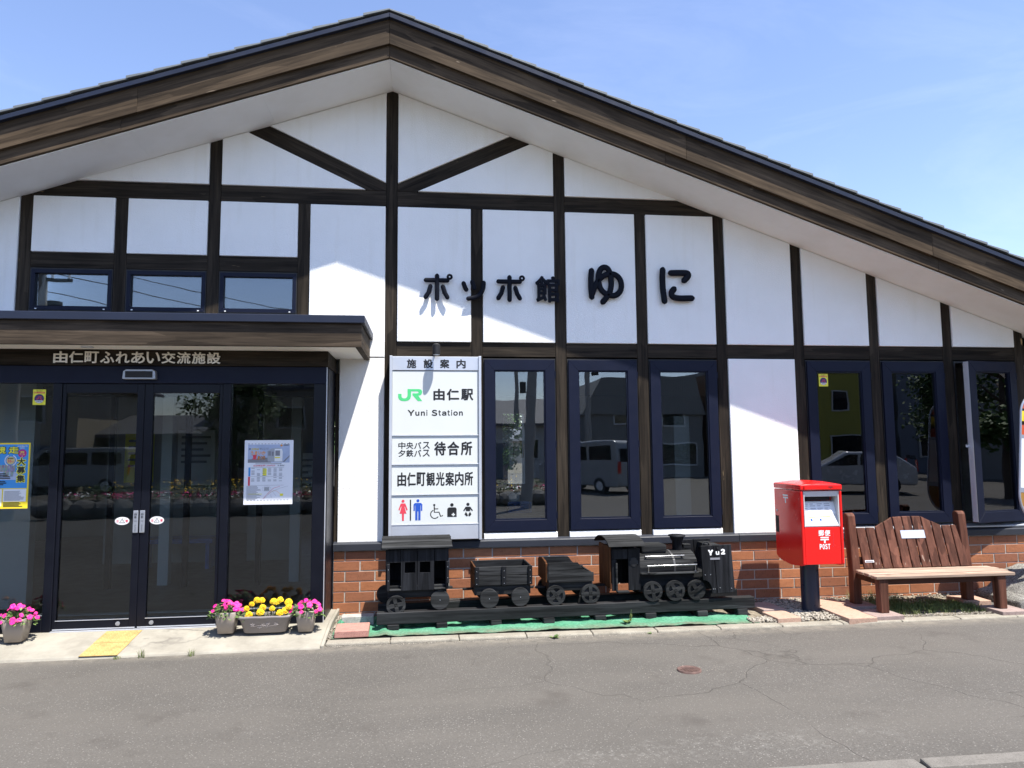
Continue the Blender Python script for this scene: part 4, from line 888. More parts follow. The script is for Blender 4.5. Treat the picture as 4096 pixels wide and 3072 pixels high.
for (ua, ub_, z, v_) in ((2.590, 2.990, .580, .060), (2.590, 3.096, .497, .005)):
    b = TB(U0); b.tube([(ua, v_, z), (ub_, v_, z)], .0065, 10); b.done('handrail', 'chrome', c, 0)
    for u_ in (ua+.012, ub_-.012):
        b = TB(U0)
        if v_ > .03: b.tube([(u_, v_, z), (u_, v_+.07, z-.004)], .007, 8); b.cyl((u_, v_+.02, z-.002), (u_, v_+.026, z-.002), .012, n=14)
        else: b.tube([(u_, v_, z), (u_, v_+.008, .436)], .006, 8); b.cyl((u_, v_+.008, .432), (u_, v_+.008, .436), .018, n=14)
        b.done('handrail_bracket', 'chrome', c, 0)
# lettered side plates at the nose
cut = [(3.128, .678), (3.145, .350)]+[(3.145+.085*math.sin(R(a)), .265+.085*math.cos(R(a))) for a in range(15, 91, 15)]+[(3.232, .218), (3.287, .218), (3.252, .682)]
for v0 in (-.030, .448):
    b = TB(U0); b.prism(cut, v0, v0+.020); b.done('nose_plank', 'black_wood_v', c, .002)
    b = TB(U0); b.prism([(3.258, .682), (3.292, .218), (3.472, .224), (3.445, .686)], v0+.001, v0+.021); b.done('nose_plank', 'black_wood_v', c, .002)
ub(3.30, 3.42, -.009, .447, .60, .66, 'nose_cross_bar', 'black_wood', c); ub(3.30, 3.44, -.009, .447, .25, .33, 'nose_cross_bar', 'black_wood', c)
b = TB(U0); b.tube([(3.215+.035*math.cos(R(a)), .05, .672+.035*math.sin(R(a))) for a in range(0, 181, 20)], .007, 8); b.done('lamp_hoop', 'black_wood', c, 0)
tmp = lambda p, q, d: (p-U0, -.0305-d, q)
for ch, a, q, z0, z1 in (('Ｙ', 3.200, 3.255, .585, .640), ('ｕ', 3.281, 3.318, .588, .624), ('２', 3.334, 3.380, .590, .645)):
    cu0 = wloc(c); o = text('lettering', ch, a, q, z0, z1, 'white', None, tmp, .10, .002); o.parent = c
ub(3.222, 3.322, -.033, -.0305, .543, .562, 'name_strip', 'greyprint', c, bevel=0)
b = TB(U0); b.cyl((3.300, -.040, .655), (3.300, -.029, .655), .009, n=12); b.done('knob', 'gasket', c, 0)
for (a, z) in ((3.165, .40), (3.22, .40), (3.245, .262), (3.262, .262), (3.315, .272), (3.435, .262)):
    b = TB(U0); b.cyl((a, -.034, z), (a, -.029, z), .004, n=8); b.done('nail', 'alu_dark', c, 0)
wheel(2.636, .257, .095, 'spoke', .04, U0, c, R(8), v0=-.010); wheel(2.863, .256, .097, 'spoke', .04, U0, c, R(28), v0=-.012); wheel(3.086, .254, .097, 'spoke', .04, U0, c, R(35), v0=-.010, broken=True)

# ================================================================== postbox
px0, px1, pf, pb = 3.632, 4.066, -.862, -.325
pbx = thing('postbox', 'red pillar-mounted postbox on a dark column beside the bench', 'postbox', (3.85, -.60, 0))
prof = [(pf, .492), (pf+.05, .478), (-.62, .462), (pb-.13, .478), (pb-.04, .500), (pb, .525), (pb, 1.208), (pf, 1.208)]
yz = lambda p, q, d: (d, p, q)
for a, b_ in ((px0, px0+.030), (px1-.030, px1)):
    mb = MB(); mb.prism(prof, a, b_, yz); part('side_wall', mb, 'red', pbx, .010, 2)
core = [(pf+.006, .495), (-.62, .467), (pb-.04, .505), (pb+.004, .53), (pb+.004, 1.205), (pf+.13, 1.205), (pf+.13, 1.10), (pf+.085, 1.095), (pf+.012, .86), (pf+.006, .855)]
mb = MB(); mb.prism(core, px0+.0305, px1-.0305, yz); part('body', mb, 'red', pbx, .004)
a, b_ = px0+.034, px1-.034
mb = MB(); mb.prism([(pf+.004, .862), (pf+.004, .872), (pf+.083, 1.100), (pf+.128, 1.103), (pf+.128, 1.098), (pf+.084, 1.0955), (pf+.010, .862)], a, b_, yz); part('slot_plate', mb, 'postgrey', pbx, .001)
for q in ((a, a+.008), (b_-.008, b_)):
    mb = MB(); mb.prism([(pf+.002, .860), (pf+.002, 1.205), (pf+.127, 1.205), (pf+.127, 1.1035), (pf+.084, 1.1005), (pf+.006, .873)], *q, yz); part('slot_cheek', mb, 'postgrey', pbx)
mb = MB(); mb.prism([(pf+.012, 1.150), (pf+.005, 1.205), (pf+.127, 1.205), (pf+.127, 1.185), (pf+.030, 1.160)], a+.009, b_-.009, yz); part('slot_hood', mb, 'postgrey', pbx, .003)
mb = MB(); mb.box(a+.012, b_-.05, pf+.075, pf+.127, 1.112, 1.148); part('slot', mb, 'dark', pbx)
sl_ = lambda t: (pf+.004+(.079)*t-.0012, .872+.228*t)
def plate(name, x0_, x1_, t0, t1, mat, lift=.0):
    (y0, z0), (y1, z1) = sl_(t0), sl_(t1); mb = MB(); mb.hexa([(x0_, y0-lift, z0), (x1_, y0-lift, z0), (x1_, y0-lift+.001, z0), (x0_, y0-lift+.001, z0), (x0_, y1-lift, z1), (x1_, y1-lift, z1), (x1_, y1-lift+.001, z1), (x0_, y1-lift+.001, z1)]); return part(name, mb, mat, pbx)
plate('collection_notice', a+.012, b_-.012, .48, .95, 'paper'); plate('label_plate', a+.05, b_-.07, .09, .42, 'paper'); plate('yellow_stripe', a+.062, b_-.082, .33, .37, 'yellow', .0012)
for q in range(3): plate('blue_mark', a+.072+q*.095, a+.094+q*.095, .19, .28, 'picblue', .0012) if q < 2 else None
for t in (.88, .80, .70, .62, .56):
    for q in range(4): plate('print_line', a+.022+q*.075, a+.022+q*.075+rnd.uniform(.03, .058), t, t+.02, 'greyprint', .0012)
plate('print_line', a+.13, b_-.10, .13, .15, 'picred', .0012)
mb = MB(); nx, ny = 10, 10; hz0, hz1 = 1.2135, 1.268
def hood():
    mb = MB(); n = 12; x0_, x1_, y0, y1 = px0-.004, px1+.004, pf-.006, pb+.004
    def zt(i, j): 
        a_, b2 = 2*i/n-1, 2*j/n-1; return hz1+.030*(1-abs(a_)**2.6)*(1-.75*abs(b2)**4)
    for j in range(n+1):
        for i in range(n+1): mb.v.append((x0_+(x1_-x0_)*i/n, y0+(y1-y0)*j/n, zt(i, j)))
    for j in range(n):
        for i in range(n): k = j*(n+1)+i; mb.f.append((k, k+1, k+n+2, k+n+1)); mb.sm.append(True)
    rim = [(i, 0) for i in range(n)]+[(n, j) for j in range(n)]+[(n-i, n) for i in range(n)]+[(0, n-j) for j in range(n)]
    top = [j*(n+1)+i for i, j in rim]; b0 = len(mb.v)
    for i, j in rim: mb.v.append((x0_+(x1_-x0_)*i/n, y0+(y1-y0)*j/n, hz0))
    m = len(rim)
    for q in range(m): mb.f.append((b0+q, b0+(q+1) % m, top[(q+1) % m], top[q])); mb.sm.append(False)
    mb.f.append(tuple(range(b0+m-1, b0-1, -1))); mb.sm.append(False)
    part('hood', mb, 'red', pbx, .012, 3)
hood()
mb = MB(); mb.box(px0+.035, px1-.012, pf-.016, pf-.006, 1.220, 1.262); part('hood_lip', mb, 'red', pbx, .004, 2)
mb = MB(); mb.cyl((3.835, -.60, -.05), (3.835, -.60, .50), .088, n=36); part('column', mb, 'column', pbx)
cxp = 3.868; PF = pf+.0055
for ch, q in (('郵', cxp-.062), ('便', cxp+.002)): text('lettering', ch, q, q+.058, .768, .826, 'white', pbx, front(PF), .028, .0012)
mb = MB(); mb.box(cxp-.045, cxp+.042, PF-.0012, PF, .750, .760); mb.box(cxp-.045, cxp+.042, PF-.0012, PF, .728, .742); mb.box(cxp-.009, cxp+.007, PF-.0012, PF, .700, .728); part('postal_mark', mb, 'white', pbx)
for q, ch in enumerate('ＰＯＳＴ'): text('lettering', ch, cxp-.056+q*.0285, cxp-.056+q*.0285+.0245, .640, .692, 'white', pbx, front(PF), .045, .0012)
mb = MB(); fy = -.56
mb.box(px0-.0012, px0, fy-.055, fy+.045, 1.142, 1.157); mb.box(px0-.0012, px0, fy-.057, fy+.043, 1.120, 1.134); mb.box(px0-.0012, px0, fy-.014, fy+.006, 1.072, 1.120); part('postal_mark', mb, 'white', pbx)
mb = MB(); mb.box(cxp+.09, cxp+.0915, PF-.0008, PF, .665, .80); mb.box(cxp+.07, cxp+.09, PF-.0008, PF, .665, .6665); part('tape_trace', mb, 'picred', pbx)
mb = MB(); mb.box(px0-.001, px0+.001, pb-.085, pb-.015, .76, .93); part('rear_slot', mb, 'dark', pbx)
mb = MB(); mb.cyl((px0-.003, pb-.055, .985), (px0+.002, pb-.055, .985), .012, n=16); part('lock', mb, 'alu_dark', pbx)
mb = MB(); mb.box(cxp+.052, cxp+.096, pf-.0165, pf-.016, 1.246, 1.250); mb.box(cxp+.052, cxp+.096, pf-.0165, pf-.016, 1.238, 1.242); mb.box(cxp+.071, cxp+.077, pf-.0165, pf-.016, 1.228, 1.238); part('embossed_mark', mb, 'gasket', pbx)

# ================================================================== bench
bn = thing('garden_bench', 'weathered brown slatted wooden bench with a wavy backrest beside the red postbox', 'bench', (5.05, -.70, .03))
def bpart(name, mb, mat, bevel=.004, label=None): return part(name, mb, mat, bn, bevel, label=label)
for a in (4.350, 5.605):
    mb = MB(); q = a+.088
    mb.prism([(-.53, .03), (-.44, .03), (-.44, .36), (-.385, .915), (-.40, .938), (-.43, .948), (-.46, .938), (-.475, .915), (-.53, .36)], a, q, yz); bpart('rear_post', mb, 'bench_wood', .006)
for a in (4.366, 5.622):
    mb = MB(); mb.hexa([(a, -.945, .03), (a+.085, -.945, .03), (a+.085, -.86, .03), (a, -.86, .03), (a-.002, -.94, .352), (a+.092, -.94, .352), (a+.092, -.86, .352), (a-.002, -.86, .352)]); bpart('leg', mb, 'bench_wood', .006)
mb = MB(); mb.box(4.46, 5.62, -.895, -.862, .288, .350); bpart('apron', mb, 'bench_dark')
for a in (4.38, 5.64):
    mb = MB(); mb.box(a, a+.05, -.859, -.531, .29, .350); bpart('side_rail', mb, 'bench_dark')
sy = [(-.955, -.86), (-.852, -.765), (-.757, -.67), (-.662, -.585), (-.578, -.50)]
for i, (a, q) in enumerate(sy):
    dz = (.0, .008, .010, .006, -.002)[i]; e0, e1 = rnd.uniform(-.012, .012), rnd.uniform(-.012, .012)
    xL = 4.315+e0 if i < 3 else 4.34; xR_ = 5.815+e1 if i < 4 else 5.60
    if i == 4: xL, xR_ = 4.445, 5.60
    mb = MB(); mb.box(xL, xR_, a, q, .352+dz, .382+dz); bpart('seat_slat', mb, 'bench_seat', .005)
tops = [.792, .790, .792, .842, .893, .898, .898, .897, .846, .797, .800, .802]
px = [4.452+(5.640-4.452)*i/11 for i in range(12)]
ztop = [(.790, .790), (.792, .789), (.795, .842), (.842, .890), (.892, .896), (.897, .898), (.898, .896), (.894, .846), (.844, .800), (.797, .798), (.799, .801)]
lean = lambda z: -.565+(z-.385)*.27
for i in range(11):
    a, q = px[i]+.005, px[i+1]-.008; za, zb = ztop[i]; j = rnd.uniform(-.003, .003)
    mb = MB(); F = lambda z: lean(z)+j
    mb.hexa([(a, F(.388), .388), (q, F(.388), .388), (q, F(.388)+.022, .388), (a, F(.388)+.022, .388), (a, F(za), za), (q, F(zb), zb), (q, F(zb)+.022, zb), (a, F(za)+.022, za)]); bpart('back_slat', mb, 'bench_wood', .004)
for z in (.46, .72):
    mb = MB(); mb.box(4.44, 5.604, lean(z)+.026, lean(z)+.062, z-.035, z+.035); bpart('back_rail', mb, 'bench_dark')
def lp(p, q, d): return (p, lean(q)-.0055-d, q)
mb = MB(); y_ = lambda z: lean(z)-.0035
mb.hexa([(4.938, y_(.677)-.002, .677), (5.208, y_(.677)-.002, .677), (5.208, y_(.677), .677), (4.938, y_(.677), .677), (4.938, y_(.757)-.002, .757), (5.208, y_(.757)-.002, .757), (5.208, y_(.757), .757), (4.938, y_(.757), .757)]); bpart('plaque', mb, 'alu', 0, 'pale metal plaque')
text('lettering', 'ふれあいベンチ', 4.955, 5.192, .692, .742, 'whiteprint', bn, lp, .02, .0008)
mb = MB(); mb.hexa([(4.476, y_(.45)-.002, .450), (4.574, y_(.45)-.002, .450), (4.574, y_(.45), .45), (4.476, y_(.45), .45), (4.476, y_(.471)-.002, .471), (4.574, y_(.471)-.002, .471), (4.574, y_(.471), .471), (4.476, y_(.471), .471)]); bpart('maker_label', mb, 'whiteprint', 0)
mb = MB(); mb.hexa([(4.482, y_(.454)-.003, .454), (4.568, y_(.454)-.003, .454), (4.568, y_(.454)-.0021, .454), (4.482, y_(.454)-.0021, .454), (4.482, y_(.467)-.003, .467), (4.568, y_(.467)-.003, .467), (4.568, y_(.467)-.0021, .467), (4.482, y_(.467)-.0021, .467)]); bpart('maker_print', mb, 'greyprint', 0)

# ================================================================== bus stop and its footing
bs = thing('bus_stop_sign', 'rounded orange and ochre bus stop sign in a grey tube frame at the right edge', 'bus stop', (6.315, -.68, .25))
bs.rotation_euler = (0, R(5.5), 0)
def bl(name, mb, mat, bevel=0.0): return part(name, mb, mat, bs, bevel, local=True)
Wd = .235
def sect(z0, z1, n=14):
    """outline of the rounded board between two heights (local: x, z from the footing)"""
    def hwid(z):
        if z > 1.72: return math.sqrt(max(0, Wd**2-(z-1.72)**2))
        if z < .88: return math.sqrt(max(0, 1-((.88-z)/.30)**2))*Wd*1.0
        return Wd
    zz_ = [z0+(z1-z0)*i/n for i in range(n+1)]
    return [(hwid(z), z) for z in zz_]+[(-hwid(z), z) for z in reversed(zz_)]
for z0, z1, m_, nm in ((1.785, 1.950, 'busorange', 'top_field'), (1.62, 1.72, 'yellow', 'name_field'), (1.47, 1.61, 'busorange', 'route_field'), (.95, 1.465, 'paper', 'timetable_field'), (.60, .90, 'busbrown', 'advert_field')):
    z0, z1 = z0-.02, min(z1+.02, 1.952)
    mb = MB(); mb.prism([(x_, z_) for x_, z_ in sect(z0, z1)], -.006, .006); bl(nm, mb, m_)
for z0, z1 in ((1.742, 1.764), (1.592, 1.599), (.881, .929), (1.4861, 1.4499)):
    z0, z1 = min(z0, z1), max(z0, z1); mb = MB(); mb.prism(sect(z0, z1, 2), -.0075, .0075); bl('band', mb, 'gasket' if z0 > 1.5 else 'steel')
out = [(x_*1.02, z_) for x_, z_ in sect(.582, 1.953, 60)]
mb = MB(); mb.tube([(x_, 0, z_) for x_, z_ in out], .012, 8, None, True); bl('tube_frame', mb, 'steel')
mb = MB(); mb.cyl((0, .02, .0), (0, .02, .62), .022, n=12); bl('pole', mb, 'steel')
o = text('lettering', '由', -.205, -.125, 1.635, 1.715, 'black', None, lambda p, q, d: (p, -.0085-d, q), .03, .001); o.parent = bs
mb = MB()
for i in range(11): mb.box(-.18, -.18+rnd.uniform(.28, .36), -.0075, -.0065, 1.41-i*.04, 1.418-i*.04)
bl('timetable_print', mb, 'greyprint')
mb = MB()
for i in range(4): mb.box(-.17, .15, -.0075, -.0065, .80-i*.05, .825-i*.05)
bl('advert_print', mb, 'gasket')
def mound():
    bm = bmesh.new(); me0 = MB(); me0.prism([(5.97, -.12), (5.972, .045), (6.0, .075), (6.10, .10), (6.20, .185), (6.33, .285), (6.45, .325), (6.62, .335), (6.95, .335), (6.95, -.12)], -.80, -.20)
    m0 = me0.mesh('sign_footing', .03, 2); bm.from_mesh(m0); bpy.data.meshes.remove(m0)
    bmesh.ops.triangulate(bm, faces=bm.faces); 
    for _ in range(3): bmesh.ops.subdivide_edges(bm, edges=[e for e in bm.edges if e.calc_length() > .035], cuts=1, use_grid_fill=True)
    bmesh.ops.recalc_face_normals(bm, faces=bm.faces); bm.normal_update()
    for v in bm.verts: v.co += v.normal*(.012*mnoise.noise(v.co*9)+.007*mnoise.noise(v.co*31))
    for f in bm.faces: f.smooth = True
    me = bpy.data.meshes.new('sign_footing'); bm.to_mesh(me); bm.free(); o = link('sign_footing', me, 'grit'); tag(o, 'rough grey concrete footing mound right of the bench', 'footing')
mound()

# ================================================================== paving pieces along the strip
def paver(name, label, cat, cx, cy, ang, w, d, z0, z1, mat, tilt=(0, 0), group=None):
    mb = MB(); mb.box(-w/2, w/2, -d/2, d/2, 0, z1-z0); o = link(name, mb.mesh(name, .006, 2), mat); o.location = (cx, cy, z0); o.rotation_euler = (R(tilt[0]), R(tilt[1]), R(ang)); return tag(o, label, cat, group)
paver('paving_slab', 'pinkish red square paving slab on the green mat beside the entrance step', 'paving slab', -.665, -.825, 2, .295, .30, .002, .060, 'paver_red', (0, 0))
paver('concrete_block', 'grey concrete block lying against the brick base behind the red paving slab', 'block', -.65, -.475, 2, .30, .12, -.02, .085, 'block')
for lab, x_, y_, an, m_ in (('brown paving slab half under the end of the black track', 3.43, -.46, 3, 'paver_grey'), ('brown paving slab touching the kerb between track and postbox', 3.40, -.83, 3, 'paver_tan'),
        ('orange tan paving slab just right of the postbox column, by the wall', 4.14, -.38, 2, 'paver_tan'), ('orange tan paving slab between postbox column and bench leg', 4.085, -.685, 2, 'paver_tan'), ('orange tan paving slab touching the kerb in front of the bench', 4.08, -.965+.03, 2, 'paver_tan'),
        ('purple grey paving slab under the left rear bench post', 4.40, -.48, 1, 'paver_grey'), ('purple grey paving slab under the left front bench leg', 4.38, -.925+.02, 1, 'paver_grey'),
        ('purple grey paving slab under the right rear bench post', 5.70, -.43, -6, 'paver_tan'), ('purple grey paving slab under the right front bench leg', 5.70, -.905, 1, 'paver_grey')):
    paver('paving_slab', lab, 'paving slab', x_, y_, an, .295 if 'track' not in lab else .24, .295 if 'half' not in lab else .34, -.03, .03, m_, (rnd.uniform(-.6, .6), rnd.uniform(-.6, .6)))
# tactile tiles on the ramp
def tactile():
    mb = MB(); mb.box(-.149, .149, -.149, .149, 0, .005)
    for i in range(6):
        for j in range(6):
            mb.lathe([(.0135, .005), (.011, .0085), (.006, .0098), (0, .0099)], (-.1225+.049*i, -.1225+.049*j, 0), 8)
    me = mb.mesh('tactile_tile'); sl = math.atan2(.072, .54)
    for k, (lab, yy) in enumerate((('worn yellow tactile tile nearer the sliding doors', -.755), ('worn yellow tactile tile nearer the road', -1.0225))):
        o = link('tactile_tile', me, 'tactile'); y = yy; z = .05+(y+.60)*(.072/.54)*1.0 if y < -.6 else .05
        o.location = (-2.685+.004*k, y, z+.0008+.0006); o.rotation_euler = (sl, 0, 0); o.scale = (1, .88, 1); tag(o, lab, 'tactile tile', 'yellow tactile tiles')
tactile()
# manhole
mh = thing('manhole_cover', 'small round rust-brown iron cover set in the asphalt', 'manhole cover', (1.963, -2.185, road_z(1.96)))
mb = MB(); mb.lathe([(.090, -.02), (.090, .010), (.086, .0125), (.080, .0125), (.079, .010), (0, .010)], (1.963, -2.185, road_z(1.96)), 40); part('cover', mb, 'iron', mh)
mb = MB()
for i in range(-3, 4):
    for j in range(-3, 4):
        if i*i+j*j < 10: mb.box(1.963+i*.020-.006, 1.963+i*.020+.006, -2.185+j*.020-.006, -2.185+j*.020+.006, road_z(1.96)+.0101, road_z(1.96)+.0135)
part('tread', mb, 'iron', mh)
# green mat
def green_mat():
    mb = MB(); nx, ny = 220, 44; x0, x1 = -.84, 3.12
    for j in range(ny+1):
        for i in range(nx+1):
            u = i/nx; x = x0+(x1-x0)*u; fade = max(0, (u-.78)/.22)
            yf = -.968+.012*mnoise.noise((x*3, 0, 0)); yb = -.24+.02*mnoise.noise((x*3, 5, 0))-.45*fade**1.5
            t = j/ny; y = yf+(yb-yf)*t
            z = .004+.010*mnoise.noise((x*6, y*6, 0))+.014*abs(mnoise.noise((x*2.3, y*11, 8)))+.006*mnoise.noise((x*19, y*23, 5))
            if x < -.35: z += .012*max(0, mnoise.noise((x*9, y*9, 4)))
            z += .016*max(0, 1-abs(t-.02)*40)*mnoise.noise((x*4, 2, 2))
            z += .02*math.exp(-((x+.36)/.05)**2)*(.6+.4*mnoise.noise((y*6, 1, 1)))
            if u > .72: z -= .012*(u-.72)/.28
            mb.v.append((x, y, z))
    for j in range(ny):
        for i in range(nx): k = j*(nx+1)+i; mb.f.append((k, k+1, k+nx+2, k+nx+1)); mb.sm.append(True)
    o = part('green_mat', mb, 'mat', None); tag(o, 'crumpled green felt ground mat under the black train track', 'mat')
    sol = o.modifiers.new('thick', 'SOLIDIFY'); sol.thickness = .005; sol.offset = -1
green_mat()
mb = MB(); P = [(-.80+.02*math.sin(i), -.58+.012*i-.03, .03+.02*math.sin(i*1.3)) for i in range(7)]; mb.tube(P, [.012, .02, .022, .018, .02, .015, .01], 8)
tag(part('mat_scrap', mb, 'mat', None), 'rolled scrap of green felt beside the grey concrete block', 'mat')

# ================================================================== gravel, grass, weeds
def pebbles(name, label, spots, seed, parent=None):
    q = random.Random(seed); base = bmesh.new(); bmesh.ops.create_icosphere(base, subdivisions=1, radius=1.0)
    bv = [v.co.copy() for v in base.verts]; bf = [tuple(v.index for v in f.verts) for f in base.faces]; base.free()
    mb = MB()
    for (x0, x1, y0, y1, n, r0, r1, z) in spots:
        for _ in range(n):
            s_ = q.uniform(r0, r1); c_ = Vector((q.uniform(x0, x1), q.uniform(y0, y1), z+q.uniform(-.4, .7)*s_))
            m_ = Matrix.Rotation(q.uniform(0, 6.3), 3, 'Z') @ Matrix.Rotation(q.uniform(-.5, .5), 3, 'X') @ Matrix.Diagonal((s_*q.uniform(.9, 1.5), s_*q.uniform(.7, 1.1), s_*q.uniform(.45, .8)))
            mb.add([c_+m_ @ (v*q.uniform(.82, 1.1)) for v in bv], bf)
    o = part(name, mb, 'gravel', None); o['kind'] = 'stuff'; o['label'] = label; o['category'] = 'gravel'
pebbles('gravel', 'pale gravel around the postbox column', [(3.52, 4.0, -.965, -.05, 1500, .008, .017, .0), (3.05, 3.30, -.965, -.80, 170, .008, .018, .0), (3.1, 7.2, -.20, -.03, 700, .006, .014, -.004), (-.87, -.80, -.96, -.1, 260, .004, .010, .0), (4.5, 5.6, -.97, -.88, 400, .004, .009, -.005), (-.86, -.45, -.30, -.04, 220, .005, .011, -.005)], 5)
pebbles('grit', 'pale grit lying along the foot of the kerb', [(-.9, 4.4, -1.135, -1.09, 900, .002, .0055, -.032), (1.6, 2.25, -2.30, -2.05, 60, .002, .005, -.030)], 9)
def blades(mb, cx, cy, z, n, h0, h1, spread, q, w=.0035, curl=.5):
    for _ in range(n):
        a_ = q.uniform(0, 6.283); r_ = spread*math.sqrt(q.random()); b = Vector((cx+r_*math.cos(a_), cy+r_*math.sin(a_), z)); h = q.uniform(h0, h1); t = q.uniform(0, 6.283); d = Vector((math.cos(t), math.sin(t), 0)); s_ = Vector((-d.y, d.x, 0))*w
        k = q.uniform(.1, curl)*h; m1 = b+Vector((0, 0, h*.6))+d*k*.4; tp = b+Vector((0, 0, h))+d*k
        mb.add([b-s_, b+s_, m1+s_*.8, m1-s_*.8, tp], [(0, 1, 2, 3), (3, 2, 4)])
def grass():
    q = random.Random(21); mb = MB()
    for _ in range(430):
        x_ = q.uniform(4.52, 5.62); y_ = -.66+.24*q.gauss(0, .55)+.06; 
        if y_ > -.25 or y_ < -.92: continue
        blades(mb, x_, y_, -.012, 10, .015, .055, .035, q, .0025, .8)
    for _ in range(60): blades(mb, q.uniform(4.45, 5.0), q.uniform(-.40, -.08), -.01, 6, .03, .12, .03, q, .002, .6)
    o = part('grass', mb, 'grass', None); o['kind'] = 'stuff'; o['label'] = 'short grass growing in the shade under the bench'; o['category'] = 'grass'
grass()
def weed(label, x_, y_, z, kind, seed, h=.06):
    q = random.Random(seed); t = thing('weed', label, 'weed', (x_, y_, z)); mb = MB()
    if kind == 'grass':
        blades(mb, x_, y_, z, 26, h*.5, h, .03, q, .0018, .7); part('blade_tuft', mb, 'grass', t)
    else:
        for k in range(9):
            a_ = k*2.4+q.random(); L_ = h*q.uniform(.6, 1.1); d = Vector((math.cos(a_), math.sin(a_)*.7, q.uniform(.25, .8))).normalized(); s_ = d.cross(Vector((0, 0, 1))).normalized()*L_*.26; b = Vector((x_, y_, z))
            m1 = b+d*L_*.5; tp = b+d*L_-Vector((0, 0, L_*.12)); mb.add([b, m1-s_, tp, m1+s_, m1+Vector((0, 0, -.004))], [(0, 1, 4), (1, 2, 4), (2, 3, 4), (3, 0, 4)])
        part('leaf_rosette', mb, 'leaf', t)
        if kind == 'tall':
            mb = MB(); mb.tube([(x_+.03, y_, z), (x_+.035, y_, z+h*.9), (x_+.045, y_, z+h*1.7)], .0015, 5)
            part('stalk', mb, 'leaf', t); mb = MB(); blades(mb, x_+.04, y_, z+h*.5, 16, .01, h*.8, .012, q, .002, .9); part('seed_head', mb, 'grass', t)
weed('leafy green weed at the foot of the kerb below the tender', 1.12, -1.12, -.032, 'leaf', 1, .065)
weed('small weed in front of the black track below the locomotive cab', 1.86, -.86, .012, 'tall', 2, .07)
weed('tiny weed at the foot of the kerb below the locomotive', 2.0, -1.115, -.03, 'leaf', 3, .03)
weed('dry grass tuft on the road edge in front of the tactile tiles', -2.33, -1.18, -.042, 'grass', 4, .085)
weed('green grass tuft on the road edge in front of the flower pots', -1.94, -1.19, -.040, 'grass', 5, .06)
weed('tiny dry tuft on the road edge left of the dry grass', -2.52, -1.18, -.042, 'grass', 6, .03)
weed('small pale weed on the road below the entrance ramp', -2.75, -2.55, -.043, 'grass', 7, .03)

# ================================================================== flowers in pots
def blossom_pink():
    mb = MB()
    for k in range(5):
        a_ = 2*math.pi*k/5; d = Vector((math.cos(a_), math.sin(a_), 0)); s_ = Vector((-d.y, d.x, 0))
        mb.add([Vector((0, 0, 0)), d*.010-s_*.010+Vector((0, 0, .003)), d*.021-s_*.007+Vector((0, 0, .001)), d*.022+s_*.004, d*.015+s_*.012+Vector((0, 0, .002))], [(0, 1, 2, 3, 4)])
    return mb.mesh('blossom')
def blossom_gold():
    mb = MB(); q = random.Random(3)
    for ring, (r_, z, n) in enumerate(((.026, -.003, 13), (.022, .004, 12), (.017, .010, 10), (.011, .014, 7), (.005, .016, 4))):
        for k in range(n):
            a_ = 2*math.pi*(k+.5*ring)/n+q.uniform(-.1, .1); d = Vector((math.cos(a_), math.sin(a_), 0)); s_ = Vector((-d.y, d.x, 0)); w = .0062
            b = d*r_*.3+Vector((0, 0, z)); tp = d*r_+Vector((0, 0, z+q.uniform(-.003, .003)))
            mb.add([b-s_*w*.6, b+s_*w*.6, tp+s_*w, tp+d*.002+Vector((0, 0, -.002)), tp-s_*w], [(0, 1, 2, 3, 4)])
    mb.lathe([(.0, -.012), (.008, -.009), (.018, -.004), (.022, .002)], (0, 0, 0), 10)
    return mb.mesh('blossom')
ME_P, ME_G = blossom_pink(), blossom_gold()
CAMV = Vector((0, -7.5, 1.6))
